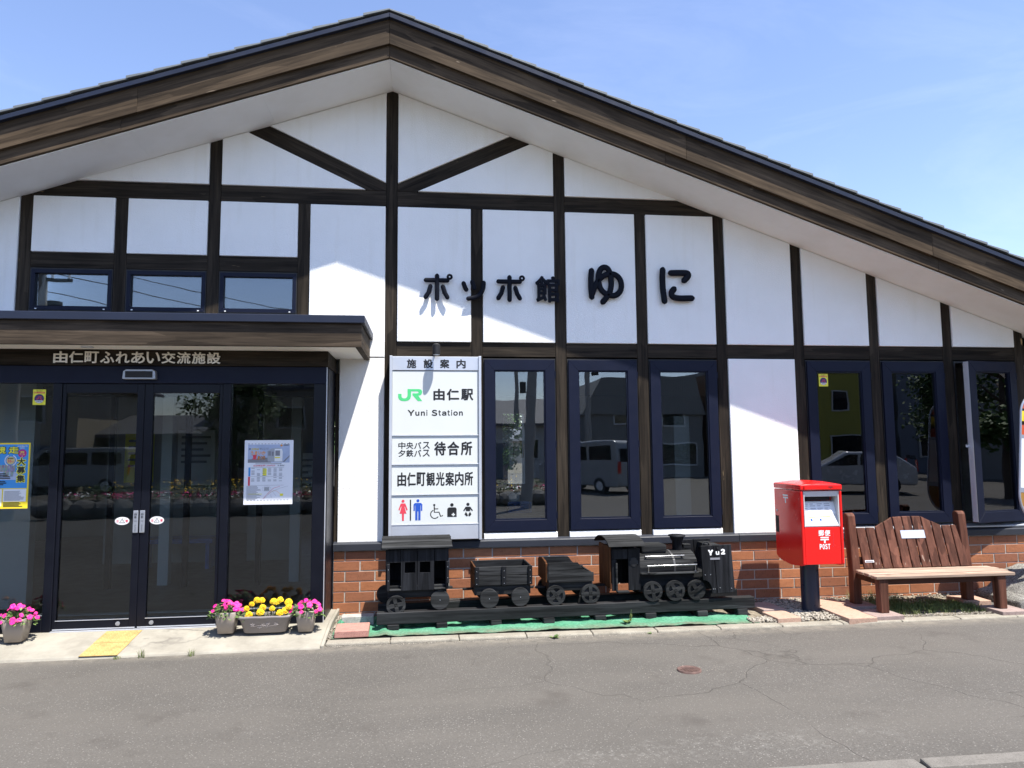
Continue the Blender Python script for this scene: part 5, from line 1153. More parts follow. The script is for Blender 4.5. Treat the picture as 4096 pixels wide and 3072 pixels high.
def square_pot(label, cx, cy, z, w0, w1, h, seed, nb=24):
    t = thing('flower_pot', label, 'flower pot', (cx, cy, z)); q = random.Random(seed)
    mb = MB(); P = []
    def ringp(w, zz_, n=32):
        return [Vector((cx+w*math.cos(a_)*k, cy+w*math.sin(a_)*k, zz_)) for a_, k in ((2*math.pi*i/n, (abs(math.cos(2*math.pi*i/n))**8+abs(math.sin(2*math.pi*i/n))**8)**(-1/8)) for i in range(n))]
    rs = [ringp(w0/2*.8, z+.001), ringp(w0/2, z+.004), ringp(w1/2, z+h-.004), ringp(w1/2-.002, z+h), ringp(w1/2-.008, z+h), ringp(w1/2-.010, z+h-.03)]
    n = 32; b = []
    for rg in rs: b += rg
    mb.add(b, [(i*n+j, i*n+(j+1) % n, (i+1)*n+(j+1) % n, (i+1)*n+j) for i in range(len(rs)-1) for j in range(n)], True); mb.add(rs[0], [tuple(range(n-1, -1, -1))]); part('pot', mb, 'pot', t)
    mb = MB(); mb.prism([(p_.x, p_.y) for p_ in ringp(w1/2-.0105, 0)], z+h-.045, z+h-.02, lambda p, q_, d: (p, q_, d)); part('potting_soil', mb, 'potting', t)
    lf = MB()
    for _ in range(240):
        a_ = q.uniform(0, 6.283); r_ = (w1*.80)*math.sqrt(q.random()); zz_ = z+h-.02+.10*(1-(r_/(w1*.80))**2)*q.uniform(.2, 1)-.03*(r_/(w1*.8))**3
        c_ = Vector((cx+r_*math.cos(a_), cy+r_*math.sin(a_)*.8, zz_)); d = Vector((math.cos(a_+q.uniform(-1, 1)), math.sin(a_+q.uniform(-1, 1)), q.uniform(-.5, .6))).normalized(); s_ = d.cross(Vector((q.uniform(-.3, .3), q.uniform(-.3, .3), 1))).normalized()*.011; L_ = q.uniform(.028, .045)
        lf.add([c_, c_+d*L_*.5-s_, c_+d*L_, c_+d*L_*.5+s_], [(0, 1, 2, 3)])
    for _ in range(26):
        a_ = q.uniform(0, 6.283); e_ = Vector((cx+.06*math.cos(a_), cy+.05*math.sin(a_), z+h+.05)); lf.tube([(cx+.02*math.cos(a_), cy+.02*math.sin(a_), z+h-.03), e_], .002, 4)
    part('foliage', lf, 'leaf', t, kind='stuff')
    for k in range(nb):
        a_ = q.uniform(0, 6.283); f = math.sqrt(q.random()); r_ = w1*.82*f
        o = link('blossom', ME_P, 'pink', t); pos = Vector((cx+r_*math.cos(a_), cy+r_*math.sin(a_)*.8, z+h+.012+.085*(1-f*f)+q.uniform(-.02, .015)-.02*f))
        o.location = pos-Vector((cx, cy, z)); nrm = (Vector((math.cos(a_)*f, math.sin(a_)*f-.75, .55))+Vector((q.uniform(-.4, .4), q.uniform(-.3, .3), q.uniform(-.2, .4)))).normalized()
        o.rotation_euler = nrm.to_track_quat('Z', 'Y').to_euler(); s_ = q.uniform(.65, 1.25); o.scale = (s_, s_*q.uniform(.75, 1.1), s_)
    return t
square_pot('taupe square pot of pink flowers right of the doors, left of the oblong planter', -1.762, -.79, .045, .135, .185, .185, 11, 25)
square_pot('taupe square pot of pink flowers at the right corner of the porch', -1.078, -.79, .035, .125, .175, .185, 12, 24)
square_pot('taupe square pot of pink flowers left of the sliding doors', -3.505, -.78, .035, .135, .190, .195, 13, 34)
def oblong(label, cx, cy, z, L0, L1, d0, d1, h, seed, heads):
    t = thing('flower_planter', label, 'planter', (cx, cy, z)); q = random.Random(seed); n = 48
    def rg(l_, d_, zz_, wav=0.0):
        out = []
        for i in range(n):
            a_ = 2*math.pi*i/n; k = (abs(math.cos(a_))**7+abs(math.sin(a_))**7)**(-1/7); w = 1+wav*math.cos(i*math.pi*.75)
            out.append(Vector((cx+l_/2*math.cos(a_)*k*w, cy+d_/2*math.sin(a_)*k*w, zz_+wav*.15*math.sin(i*1.2))))
        return out
    rs = [rg(L0*.9, d0*.9, z+.001), rg(L0, d0, z+.006), rg(L1*.96, d1*.95, z+h-.03), rg(L1*1.0, d1, z+h-.026, .01), rg(L1*1.04, d1*1.06, z+h-.020, .018), rg(L1*1.04, d1*1.06, z+h-.004, .018), rg(L1, d1, z+h, .008), rg(L1*.94, d1*.9, z+h-.006), rg(L1*.93, d1*.88, z+h-.05)]
    b = [p_ for r_ in rs for p_ in r_]; mb = MB(); mb.add(b, [(i*n+j, i*n+(j+1) % n, (i+1)*n+(j+1) % n, (i+1)*n+j) for i in range(len(rs)-1) for j in range(n)], True); mb.add(rs[0], [tuple(range(n-1, -1, -1))]); part('trough', mb, 'planter', t)
    mb = MB(); mb.prism([(p_.x, p_.y) for p_ in rg(L1*.925, d1*.87, 0)], z+h-.06, z+h-.035, lambda p, q_, d: (p, q_, d)); part('potting_soil', mb, 'potting', t)
    mb = MB()                                            # moulded flower ornament on the front
    for (ox, oz) in ((-.10, .075), (-.01, .070), (.015, .062), (.10, .078), (.03, .082), (-.04, .055)):
        for k in range(5):
            a_ = 2*math.pi*k/5+ox*9; yy = cy-d0/2-(d1-d0)/2*(oz/h)*.9-.0005; P0 = Vector((cx+ox, yy, z+oz)); e_ = P0+Vector((.016*math.cos(a_), 0, .014*math.sin(a_))); mb.tube([P0, e_], [.0025, .0045], 6)
    mb.tube([(cx-.12, cy-d1/2*.88, z+.06), (cx-.05, cy-d1/2*.88, z+.068), (cx+.03, cy-d1/2*.88, z+.06), (cx+.12, cy-d1/2*.89, z+.072)], .002, 5); part('moulding', mb, 'planter', t)
    lf = MB()
    for (hx_, hy_, hz_) in heads:
        bx = hx_*.75; 
        lf.tube([(cx+bx*.8, cy+hy_*.4, z+h-.04), (cx+hx_, cy+hy_, z+h+hz_-.008)], .0022, 5)
        for _ in range(34):
            f = q.random(); p_ = Vector((cx+bx*.85+(hx_-bx*.85)*f+q.uniform(-.035, .035), cy+hy_*f+q.uniform(-.035, .03), z+h-.03+(hz_-.01)*f*q.uniform(.6, 1))); d = Vector((q.uniform(-1, 1), q.uniform(-1, 1), q.uniform(-.2, .9))).normalized(); s_ = d.cross(Vector((.2, .1, 1))).normalized()*.0032; L_ = q.uniform(.025, .045)
            lf.add([p_, p_+d*L_*.5-s_, p_+d*L_, p_+d*L_*.5+s_], [(0, 1, 2, 3)])
    part('foliage', lf, 'darkleaf', t, kind='stuff')
    for (hx_, hy_, hz_) in heads:
        o = link('blossom', ME_G, 'marigold', t); o.location = (hx_, hy_, h+hz_); nrm = Vector((hx_*.6, hy_-.55+q.uniform(-.2, .2), .8)).normalized(); o.rotation_euler = nrm.to_track_quat('Z', 'Y').to_euler(); s_ = q.uniform(.95, 1.32); o.scale = (s_, s_*q.uniform(.85, 1), s_*1.25)
    return t
oblong('oblong grey-brown planter of yellow marigolds between two pots of pink flowers', -1.425, -.795, .042, .36, .45, .13, .175, .150, 31,
       [(-.165, -.03, .06), (-.125, -.02, .095), (-.085, .0, .125), (-.045, .01, .12), (-.03, -.02, .065), (-.045, -.04, .03), (-.14, -.05, .01), (.06, .0, .11), (.085, -.01, .105), (.115, .01, .12), (.055, -.03, .055), (.195, -.02, .065), (.165, -.02, .03), (.125, -.05, .02), (.19, .0, .1)])
oblong('oblong grey-brown planter of yellow marigolds cut off by the left edge', -3.92, -.77, .042, .36, .45, .13, .175, .150, 33,
       [(-.15, -.03, .06), (-.05, .0, .12), (.06, .0, .11), (.1, -.02, .06), (.165, -.02, .05), (.13, .02, .09)])

# ================================================================== posters and stickers on the glass
GY = FYP+.0445
def security(label, x0_, z1_, y):
    w, h = .110, .142; t = thing('security_sticker', label, 'sticker', (x0_+w/2, y, z1_-h)); x1_ = x0_+w; z0_ = z1_-h; cx_ = (x0_+x1_)/2; cz = z1_-.085
    mb = MB(); sheet(mb, rect(x0_, x1_, z0_, z1_), y, .0006); part('card', mb, 'lemon', t)
    mb = MB(); sheet(mb, rect(x0_+.008, x1_-.008, z1_-.036, z1_-.022), y-.0008, .0004); part('red_bar', mb, 'picred', t)
    mb = MB(); sheet(mb, ellipse(cx_, cz, .042, .042, 36), y-.0008, .0004); part('round_mark', mb, 'purple', t)
    mb = MB(); sheet(mb, ellipse(cx_, cz, .040, .040, 20, R(205), R(335)), y-.0014, .0004); part('mark_base', mb, 'whiteprint', t)
    mb = MB(); mb.tube([(cx_-.02, y-.0016, cz-.004), (cx_, y-.0016, cz+.004), (cx_-.012, y-.0016, cz+.014), (cx_+.018, y-.0016, cz+.018), (cx_+.012, y-.0016, cz+.002), (cx_+.022, y-.0016, cz-.010)], .004, 6, ((0, 1, 0), .0004)); part('mark_figure', mb, 'picred', t)
    text('lettering', 'SECURITY', x0_+.028, x1_-.028, z1_-.018, z1_-.008, 'black', t, front(y-.0008), .01, .0003); text('lettering', '警備システム作動中', x0_+.012, x1_-.012, z1_-.034, z1_-.024, 'lemon', t, front(y-.0014), .01, .0003)
    text('lettering', 'NISSEI', cx_-.022, cx_+.022, cz-.033, cz-.022, 'black', t, front(y-.002), .03, .0003)
security('yellow security sticker on the glass beside the left end of the sliding doors', -3.597, 2.222, GY)
security('yellow security sticker on the first window right of the red postbox', 4.388, 2.460, .0078)
# yellow festival poster
def poster_a():
    x0_, x1_, z0_, z1_ = -4.012, -3.594, 1.142, 1.734; y = GY; t = thing('festival_poster', 'yellow-edged blue festival poster with black vertical characters, left of the doors', 'poster', ((x0_+x1_)/2, y, z0_))
    def sh(name, poly, mat, k): mb = MB(); sheet(mb, poly, y-.0006*k, .0004); part(name, mb, mat, t)
    def tx(s_, a, b_, c_, d_, mat, k, bold=.0, **kw): text('lettering', s_, a, b_, c_, d_, mat, t, front(y-.0006*k), bold, .0003, **kw)
    sh('sheet', rect(x0_, x1_, z0_, z1_), 'yellow', 0); sh('blue_field', rect(x0_+.014, x1_-.014, 1.325, 1.720), 'posterblue', 1)
    sh('photo_road', [(x0_+.014, 1.40), (x1_-.10, 1.40), (x1_-.10, 1.47), (x0_+.014, 1.50)], 'paleblue', 2); sh('photo_crowd', rect(x0_+.014, x1_-.12, 1.475, 1.535), 'crowd', 3)
    for cx_ in (-3.80, -3.775, -3.74): sh('photo_runner', [(cx_-.012, 1.43), (cx_+.012, 1.43), (cx_+.014, 1.50), (cx_+.004, 1.535), (cx_-.01, 1.53)], 'crowd', 4)
    for i, ch in enumerate('競走'): tx(ch, -3.895+i*.110, -3.795+i*.110, 1.632, 1.705, 'black', 3, .075); tx(ch, -3.888+i*.110, -3.802+i*.110, 1.637, 1.700, 'lemon', 4, .03)
    for i, ch in enumerate('由仁町夏まつり'): tx(ch, -3.704+i*.0125, -3.693+i*.0125, 1.697, 1.709, 'whiteprint', 4, .02)
    tx('2026', -3.68, -3.643, 1.682, 1.693, 'whiteprint', 4, .02)
    sh('magenta_disc', ellipse(-3.661, 1.638, .037, .037), 'magenta', 2); tx('参加', -3.676, -3.646, 1.643, 1.659, 'lemon', 3, .03); tx('チーム', -3.683, -3.640, 1.624, 1.640, 'lemon', 3, .03)
    sh('arrow', [(-3.666, 1.616), (-3.656, 1.616), (-3.661, 1.608)], 'whiteprint', 3)
    for k in range(12):
        for sg_ in (-1, 1):
            a_ = R(-60+k*11); cx_, cz = -3.755+sg_*.048*math.cos(a_), 1.575+.048*math.sin(a_); sh('laurel_leaf', ellipse(cx_, cz, .004, .006, 8), 'whiteprint', 5)
    sh('gold_disc', ellipse(-3.755, 1.575, .036, .036), 'gold', 5); tx('賞金総額', -3.780, -3.732, 1.588, 1.599, 'black', 6, .03); tx('36', -3.783, -3.747, 1.556, 1.585, 'picred', 6, .02); tx('万円', -3.745, -3.728, 1.558, 1.568, 'picred', 6, .02)
    for i, ch in enumerate('大募集'):
        z = 1.602-.0765*i; tx(ch, -3.705, -3.622, z-.077, z, 'lemon', 6, .09); tx(ch, -3.698, -3.629, z-.070, z-.006, 'black', 7, .03)
    sh('rules_box', rect(-3.805, x1_-.018, 1.205, 1.318), 'whiteprint', 1); sh('notes_box', rect(x0_+.014, -3.815, 1.165, 1.318), 'whiteprint', 1)
    q = random.Random(4)
    for i in range(10): sh('print_line', rect(-3.795, -3.795+q.uniform(.12, .175), 1.296-i*.009, 1.300-i*.009), 'greyprint', 2)
    for i in range(11): sh('print_line', rect(x0_+.022, x0_+.022+q.uniform(.11, .165), 1.300-i*.012, 1.304-i*.012), 'greyprint', 2)
    for i in range(8): sh('print_line', rect(x0_+.03, x0_+.03+q.uniform(.1, .25), 1.452-i*.014, 1.460-i*.014), 'black', 6)
    for i in range(4): sh('print_line', rect(-3.80, -3.80+q.uniform(.13, .165), 1.192-i*.011, 1.198-i*.011), 'black', 2)
poster_a()
def poster_b():
    x0_, x1_, z0_, z1_ = -1.711, -1.265, 1.142, 1.744; y = GY; t = thing('event_poster', 'white rail event poster with timetable on the fixed pane right of the doors', 'poster', ((x0_+x1_)/2, y, z0_)); q = random.Random(8)
    kx, kz = (x1_-x0_)/1080, (z1_-z0_)/1420
    def P(u, v): return (x0_+(u-105)*kx, z1_-(v-115)*kz)
    def sh(name, pts, mat, k): mb = MB(); sheet(mb, [P(*c) for c in pts], y-.0006*k, .0004); part(name, mb, mat, t)
    def rc(u0, v0, u1, v1): return [(u0, v0), (u0, v1), (u1, v1), (u1, v0)]
    def tx(s_, u0, v0, u1, v1, mat, k, bold=0.0): (a, b_), (c_, d_) = P(u0, v1), P(u1, v0); text('lettering', s_, a, c_, b_, d_, mat, t, front(y-.0006*k), bold, .0003)
    mb = MB(); sheet(mb, rect(x0_, x1_, z0_, z1_), y, .0005); part('sheet', mb, 'paper', t)
    for i in range(13): sh('dash', rc(180+i*73, 192, 215+i*73, 200), 'black', 1); sh('dash', rc(180+i*73, 1438, 218+i*73, 1446), 'black', 1)
    sh('photo', rc(180, 212, 1105, 615), 'paleblue', 1); sh('photo_ground', [(180, 540), (620, 500), (700, 615), (180, 615)], 'greyprint', 2)
    sh('train_side', [(600, 360), (700, 300), (870, 290), (950, 370), (950, 600), (620, 590)], 'alu_dark', 3); sh('train_front', [(770, 310), (930, 310), (950, 370), (945, 590), (770, 590)], 'whiteprint', 4)
    for r_ in ((630, 360, 690, 460), (705, 370, 750, 465), (785, 345, 890, 465)): sh('train_window', rc(*r_), 'greyprint', 5)
    sh('train_stripe', rc(775, 490, 895, 515), 'lemon', 5); sh('track_bed', [(950, 600), (1105, 450), (1105, 480), (990, 600)], 'greyprint', 4)
    sh('logo_mark', [(890, 235), (920, 205), (950, 235), (920, 262)], 'orange', 3); sh('print_line', rc(965, 212, 1095, 222), 'black', 3); sh('print_line', rc(965, 235, 1080, 243), 'black', 3)
    tx('JR', 195, 292, 245, 335, 'black', 3, .02); tx('でいこう！', 430, 285, 640, 332, 'greyprint', 3, .03); tx('室蘭線', 255, 288, 420, 335, 'gold', 3, .03)
    tx('夏', 280, 440, 385, 545, 'picred', 4, .04); tx('まつり', 395, 460, 565, 550, 'black', 4, .07); tx('まつり', 400, 465, 560, 545, 'orange', 5, .02); tx('うまいか', 240, 355, 570, 440, 'orange', 4, .03)
    sh('print_line', rc(350, 632, 925, 646), 'greyprint', 2)
    tx('出店商品券1,000円分', 305, 662, 790, 697, 'picred', 2, .015); tx('を進呈！', 840, 664, 1000, 692, 'black', 2, .01)
    sh('blue_tab', rc(200, 718, 243, 915), 'posterblue', 2); sh('red_tab', rc(195, 922, 238, 1120), 'picred', 2); sh('table_highlight', rc(515, 745, 600, 905), 'lemon', 2)
    for v in (716, 916, 1112): sh('table_line', rc(245, v, 985, v+4), 'greyprint', 3)
    for v in (735, 765, 790, 815, 845, 870, 893, 940, 965, 992, 1015):
        for u in range(6):
            if q.random() < .8: sh('print_line', rc(265+u*122, v, 335+u*122, v+9), 'greyprint', 3)
    for v in range(1132, 1420, 22): sh('print_line', rc(165, v, 165+q.uniform(200, 330), v+8), 'greyprint', 2)
    sh('print_line', rc(205, 1300, 510, 1312), 'lemon', 1)
    def ln(pts, mat, w=.0014): mb = MB(); mb.tube([(P(*c)[0], y-.0015, P(*c)[1]) for c in pts], w, 5, ((0, 1, 0), .0003)); part('map_line', mb, mat, t)
    ln([(535, 1410), (640, 1290), (760, 1180), (900, 1140)], 'picred'); ln([(560, 1400), (700, 1270), (900, 1180), (1080, 1135)], 'greyprint', .0008); ln([(650, 1310), (760, 1230), (830, 1240), (900, 1300)], 'orange', .001); ln([(700, 1320), (730, 1400)], 'greyprint', .0007); ln([(750, 1270), (820, 1350)], 'greyprint', .0007)
    sh('map_mark', rc(905, 1300, 975, 1350), 'lemon', 2); ln([(610+100*math.cos(a_*.45), 1195+60*math.sin(a_*.45)) for a_ in range(15)], 'greyprint', .0006)
    for v in (1160, 1180, 1200, 1220): sh('print_line', rc(555, v, 665, v+9), 'black', 2)
poster_b()

# ================================================================== things seen through the glass
def basket():
    t = thing('storage_basket', 'blue plastic basket on the ledge inside the first tall window', 'basket', (1.0, .32, .95)); mb = MB()
    for i in range(15): 
        x_ = .88+i*.0165; mb.box(x_, x_+.006, .25, .255, .955, 1.05)
    mb.box(.875, 1.13, .25, .40, .95, .956); mb.box(.875, 1.13, .249, .257, 1.045, 1.06); mb.box(.875, .882, .25, .40, .956, 1.06); mb.box(1.123, 1.13, .25, .40, .956, 1.06); mb.box(.875, 1.13, .395, .40, .956, 1.06); part('basket_shell', mb, 'bluebasket', t)
    t2 = thing('window_counter', 'brown counter inside the first tall window', 'counter', (1.0, .35, .05)); mb = MB(); mb.box(.62, 1.40, .16, .62, .905, .949); part('counter_top', mb, 'infloor', t2); mb = MB(); mb.box(.66, 1.36, .2, .6, .05, .904); part('counter_body', mb, 'inwall', t2)
    o = MB(); o.box(.90, 1.02, .41, .415, .951, 1.16); tag(part('paper_card', o, 'paper', None), 'white card standing behind the blue basket', 'card')
basket()
def cloth():
    mb = MB(); n = 18
    for j in range(11):
        for i in range(n+1):
            t = i/n; w = .10+.10*(j/10); x_ = 5.66-w/2+w*t-.03*(1-j/10); mb.v.append((x_, .34+.02*math.sin(t*14)*(j/10), 1.40-.55*j/10))
    for j in range(10):
        for i in range(n): k = j*(n+1)+i; mb.f.append((k, k+1, k+n+2, k+n+1)); mb.sm.append(True)
    o = part('yellow_cloth', mb, 'yellow', None); o.modifiers.new('thick', 'SOLIDIFY').thickness = .004; tag(o, 'yellow cloth draped behind the middle window above the bench', 'cloth')
cloth()

# ================================================================== across the street (mirrored in the panes)
def house(name, label, x0, x1, yf, depth, h, wall, roofk, wins, ridge=1.6, door_at=None):
    z = road_z((x0+x1)/2); t = thing(name, label, 'building', ((x0+x1)/2, yf, z)); cx = (x0+x1)/2
    mb = MB(); mb.box(x0, x1, yf-depth, yf, z-.3, z+h); part('wall', mb, wall, t)
    if roofk == 'gable_x':
        mb = MB(); mb.prism([(yf+.5, z+h-.05), (yf-depth/2, z+h+ridge), (yf-depth-.5, z+h-.05), (yf-depth-.5, z+h+.1), (yf-depth/2, z+h+ridge+.2), (yf+.5, z+h+.1)], x0-.4, x1+.4, yz); part('roof', mb, 'h_roof', t)
        mb = MB(); mb.prism([(yf-.01, z+h), (yf-depth/2, z+h+ridge-.05), (yf-depth+.01, z+h)], x0+.01, x1-.01, yz); part('gable', mb, wall, t)
    elif roofk == 'gable_y':
        mb = MB(); mb.prism([(x0-.4, z+h-.05), (cx, z+h+ridge), (x1+.4, z+h-.05), (x1+.4, z+h+.1), (cx, z+h+ridge+.2), (x0-.4, z+h+.1)], yf-depth-.4, yf+.4); part('roof', mb, 'h_roof', t)
        mb = MB(); mb.prism([(x0+.01, z+h), (x1-.01, z+h), (cx, z+h+ridge-.05)], yf-depth+.01, yf-.01); part('gable', mb, wall, t)
    elif roofk == 'gambrel':
        mb = MB(); mb.prism([(x0-.15, z+h), (x0+.9, z+h+1.9), (x1-.4, z+h+2.0), (x1+.1, z+h), (x1+.1, z+h-.1), (x0-.15, z+h-.1)], yf-depth-.2, yf+.15); part('roof', mb, wall, t)
    else:
        mb = MB(); mb.box(x0-.08, x1+.08, yf-depth-.08, yf+.08, z+h, z+h+.25); part('roof', mb, 'h_roof', t)
    for (a, b, c_, d_) in wins:
        mb = MB(); ring4(mb, x0+a, x0+b, z+c_, z+d_, .07, .07, yf-.02, yf+.06); w = part('window', mb, 'h_white', t)
        mb = MB(); mb.box(x0+a+.07, x0+b-.07, yf, yf+.02, z+c_+.07, z+d_-.07); part('pane', mb, 'carglass', w)
    if door_at: 
        mb = MB(); mb.box(x0+door_at, x0+door_at+.9, yf, yf+.05, z, z+2.0); part('door', mb, 'h_slate', t)
    return t
house('warehouse', 'grey gambrel-roofed warehouse across the street', 8.4, 15.0, -30, 12, 3.5, 'h_grey', 'gambrel', [(1.6, 2.9, 2.9, 3.8), (4.3, 5.6, 2.8, 3.7), (3.2, 6.2, .6, 1.9)], door_at=1.2)
house('brown_house', 'brown two-storey house beside the warehouse across the street', 15.4, 20.5, -29.5, 9, 5.6, 'h_brown', 'flat', [(.8, 2.0, 3.4, 4.6), (3, 4.2, 3.4, 4.6), (1, 2.6, .9, 2.1)], door_at=3.4)
house('lime_house', 'yellow-green house across the street', 21.2, 26.2, -30, 9, 6.2, 'h_lime', 'flat', [(1.4, 2.4, 3.6, 4.7), (3.4, 4.4, 3.6, 4.7), (1.2, 3.2, .9, 2.2)], door_at=3.8)
house('slate_house', 'dark blue-grey building right of the yellow-green house across the street', 26.6, 38, -30, 9, 6.0, 'h_slate', 'flat', [(1.4, 2.8, 3.4, 4.7), (4.4, 6.0, 3.4, 4.7), (7.8, 9.4, 3.4, 4.7), (1.2, 3.2, .9, 2.2)], door_at=4.4)
house('low_house', 'low white gabled house left of the warehouse across the street', 1.2, 7.8, -33, 8, 3.0, 'h_white', 'gable_x', [(.8, 2.2, 1, 2.2), (3.6, 5.2, 1, 2.2)], 1.5, door_at=2.5)
house('corrugated_house', 'beige corrugated two-storey house across the street', -20.5, -14.6, -25.5, 8, 4.6, 'h_beige', 'gable_y', [(.8, 2.0, 2.9, 4.1), (3.4, 4.6, 2.9, 4.1), (1.2, 3.4, .8, 2.0)], 1.5, door_at=4.2)
house('shed', 'small grey shed with sloping roof right of the corrugated house', -14.2, -10.5, -27.5, 6, 2.4, 'h_slate', 'gable_x', [(.6, 1.6, .9, 1.8)], .9, door_at=2.2)
house('tan_house', 'tan flat-roofed house behind the flower bed across the street', -10.2, -2.2, -29, 8, 4.6, 'h_tan', 'flat', [(.8, 2.2, 2.7, 3.8), (3.0, 4.4, 2.7, 3.8), (5.6, 7, 2.7, 3.8), (1.0, 3, .8, 2.1)], door_at=4.4)
house('far_left_house', 'white gabled house at the far left across the street', -34, -22, -27, 9, 4.6, 'h_white', 'gable_x', [(1, 2.4, 2.7, 3.9), (4, 5.4, 2.7, 3.9), (8, 9.5, 2.7, 3.9), (2, 4, .8, 2)], 1.6, door_at=6)
def vehicle(name, label, cat, x, y, ang, L_, wd, prof, wins, paint, wheels, wr=.31):
    z = road_z(x); t = thing(name, label, cat, (x, y, z), ang)
    mb = MB(); mb.prism(prof, -wd/2, wd/2); part('body', mb, paint, t, .07, 3, True)
    for s_ in (-1, 1):
        for pl in wins: mb = MB(); mb.prism(pl, s_*wd/2-.004, s_*wd/2+.006); part('window', mb, 'carglass', t, 0, 1, True)
        for wx in wheels:
            mb = MB(); mb.cyl((wx, s_*(wd/2-.2), wr), (wx, s_*(wd/2+.01), wr), wr, n=24); w = part('wheel', mb, 'tyre', t, 0, 1, True)
            mb = MB(); mb.cyl((wx, s_*(wd/2+.008), wr), (wx, s_*(wd/2+.02), wr), wr*.6, n=20); part('rim', mb, 'alu', w, 0, 1, True)
    xe = max(p[0] for p in prof)
    for s_ in (-1, 1): mb = MB(); mb.box(xe-.03, xe+.008, s_*wd/2-s_*.16, s_*wd/2-s_*.02, .75, 1.15); part('tail_light', mb, 'lampred', t, 0, 1, True)
    mb = MB(); mb.box(xe-.004, xe+.006, -wd/2+.15, wd/2-.15, 1.15, 1.62 if 'van' in name else 1.28); part('rear_window', mb, 'carglass', t, 0, 1, True)
    return t
VP = [(-2.2, .28), (2.3, .28), (2.34, 1.1), (2.25, 1.86), (2.1, 1.93), (-1.0, 1.93), (-1.75, 1.22), (-2.25, 1.0)]
VW = [[(-1.45, 1.2), (-.55, 1.2), (-.55, 1.72), (-1.0, 1.72)], [(-.45, 1.2), (.75, 1.2), (.75, 1.72), (-.45, 1.72)], [(.9, 1.2), (2.05, 1.2), (2.0, 1.72), (.9, 1.72)]]
vehicle('parked_van', 'pale grey van parked across the road opposite the tall windows', 'van', 6.2, -19.2, R(62), 4.6, 1.7, VP, VW, 'vanwhite', (-1.5, 1.45))
vehicle('delivery_van', 'white van parked in front of the shed across the street', 'van', -14.3, -25.0, R(2), 4.6, 1.7, VP, VW, 'vanwhite', (-1.5, 1.45))
CP = [(-2.0, .30), (2.0, .30), (2.05, .85), (1.85, 1.0), (1.2, 1.42), (-.1, 1.45), (-.95, .98), (-1.95, .82)]
CW = [[(-.75, .98), (.25, .98), (.25, 1.36), (-.05, 1.36)], [(.33, .98), (1.4, .98), (1.05, 1.34), (.33, 1.36)]]
vehicle('parked_car', 'silver car parked across the road opposite the bench', 'car', 14.6, -16.0, R(24), 4.1, 1.65, CP, CW, 'cardark', (-1.3, 1.25), .30)
# raised flower bed
fb = thing('raised_flower_bed', 'stone-edged bed of red, white and yellow flowers across the road', 'flower bed', (-3.0, -14.2, road_z(-3)))
mb = MB(); mb.box(-9.6, 3.9, -15.4, -13.2, -.2, .40); part('bed_soil', mb, 'soil', fb)
def rock_mesh(seed):
    bm = bmesh.new(); bmesh.ops.create_icosphere(bm, subdivisions=2, radius=.30); q = random.Random(seed)
    for v in bm.verts: v.co *= 1+.22*mnoise.noise(v.co*4+Vector((seed*7, 0, 0))); v.co.z *= .75
    me = bpy.data.meshes.new('stone'); bm.to_mesh(me); bm.free(); return me
RK = [rock_mesh(i) for i in range(4)]; x = -9.7; i = 0
while x < 4:
    o = link('stone', RK[i % 4], 'rock', fb); o.location = (x+3.0, 1.05+rnd.uniform(-.06, .06), .24); o.rotation_euler = (0, 0, rnd.uniform(0, 6)); x += .48; i += 1
def bed_flowers():
    q = random.Random(14); 
    for nm, mat_, n, yr, zr, s0 in (('red_flowers', 'pink', 1500, (-14.0, -13.25), (.40, .55), .035), ('white_flowers', 'white', 1300, (-14.0, -13.25), (.40, .55), .035), ('yellow_flowers', 'marigold', 1500, (-15.3, -14.1), (.45, .85), .033)):
        mb = MB()
        for _ in range(n):
            p_ = Vector((q.uniform(-9.5, 3.8), q.uniform(*yr), q.uniform(*zr)))
            if mnoise.noise((p_.x*1.3, p_.y*2.5, len(nm)*3.7)) < .08: continue
            a_ = q.uniform(0, 6.28); s_ = s0*q.uniform(.7, 1.2); d = Vector((math.cos(a_), math.sin(a_), q.uniform(-.4, .4)))*s_; e_ = Vector((-d.y, d.x, s_*.6)); mb.add([p_-d, p_-e_, p_+d, p_+e_], [(0, 1, 2, 3)])
        part(nm, mb, mat_, fb, kind='stuff')
    mb = MB()
    for _ in range(3500):
        p_ = Vector((q.uniform(-9.5, 3.8), q.uniform(-15.3, -13.2), 0)); p_.z = q.uniform(.38, .47 if p_.y > -14 else .68); d = Vector((q.uniform(-1, 1), q.uniform(-1, 1), q.uniform(-.2, 1))).normalized()*.09; s_ = d.cross(Vector((.1, .2, 1))).normalized()*.03; mb.add([p_, p_+d*.5-s_, p_+d, p_+d*.5+s_], [(0, 1, 2, 3)])
    part('foliage', mb, 'darkleaf', fb, kind='stuff')
bed_flowers()
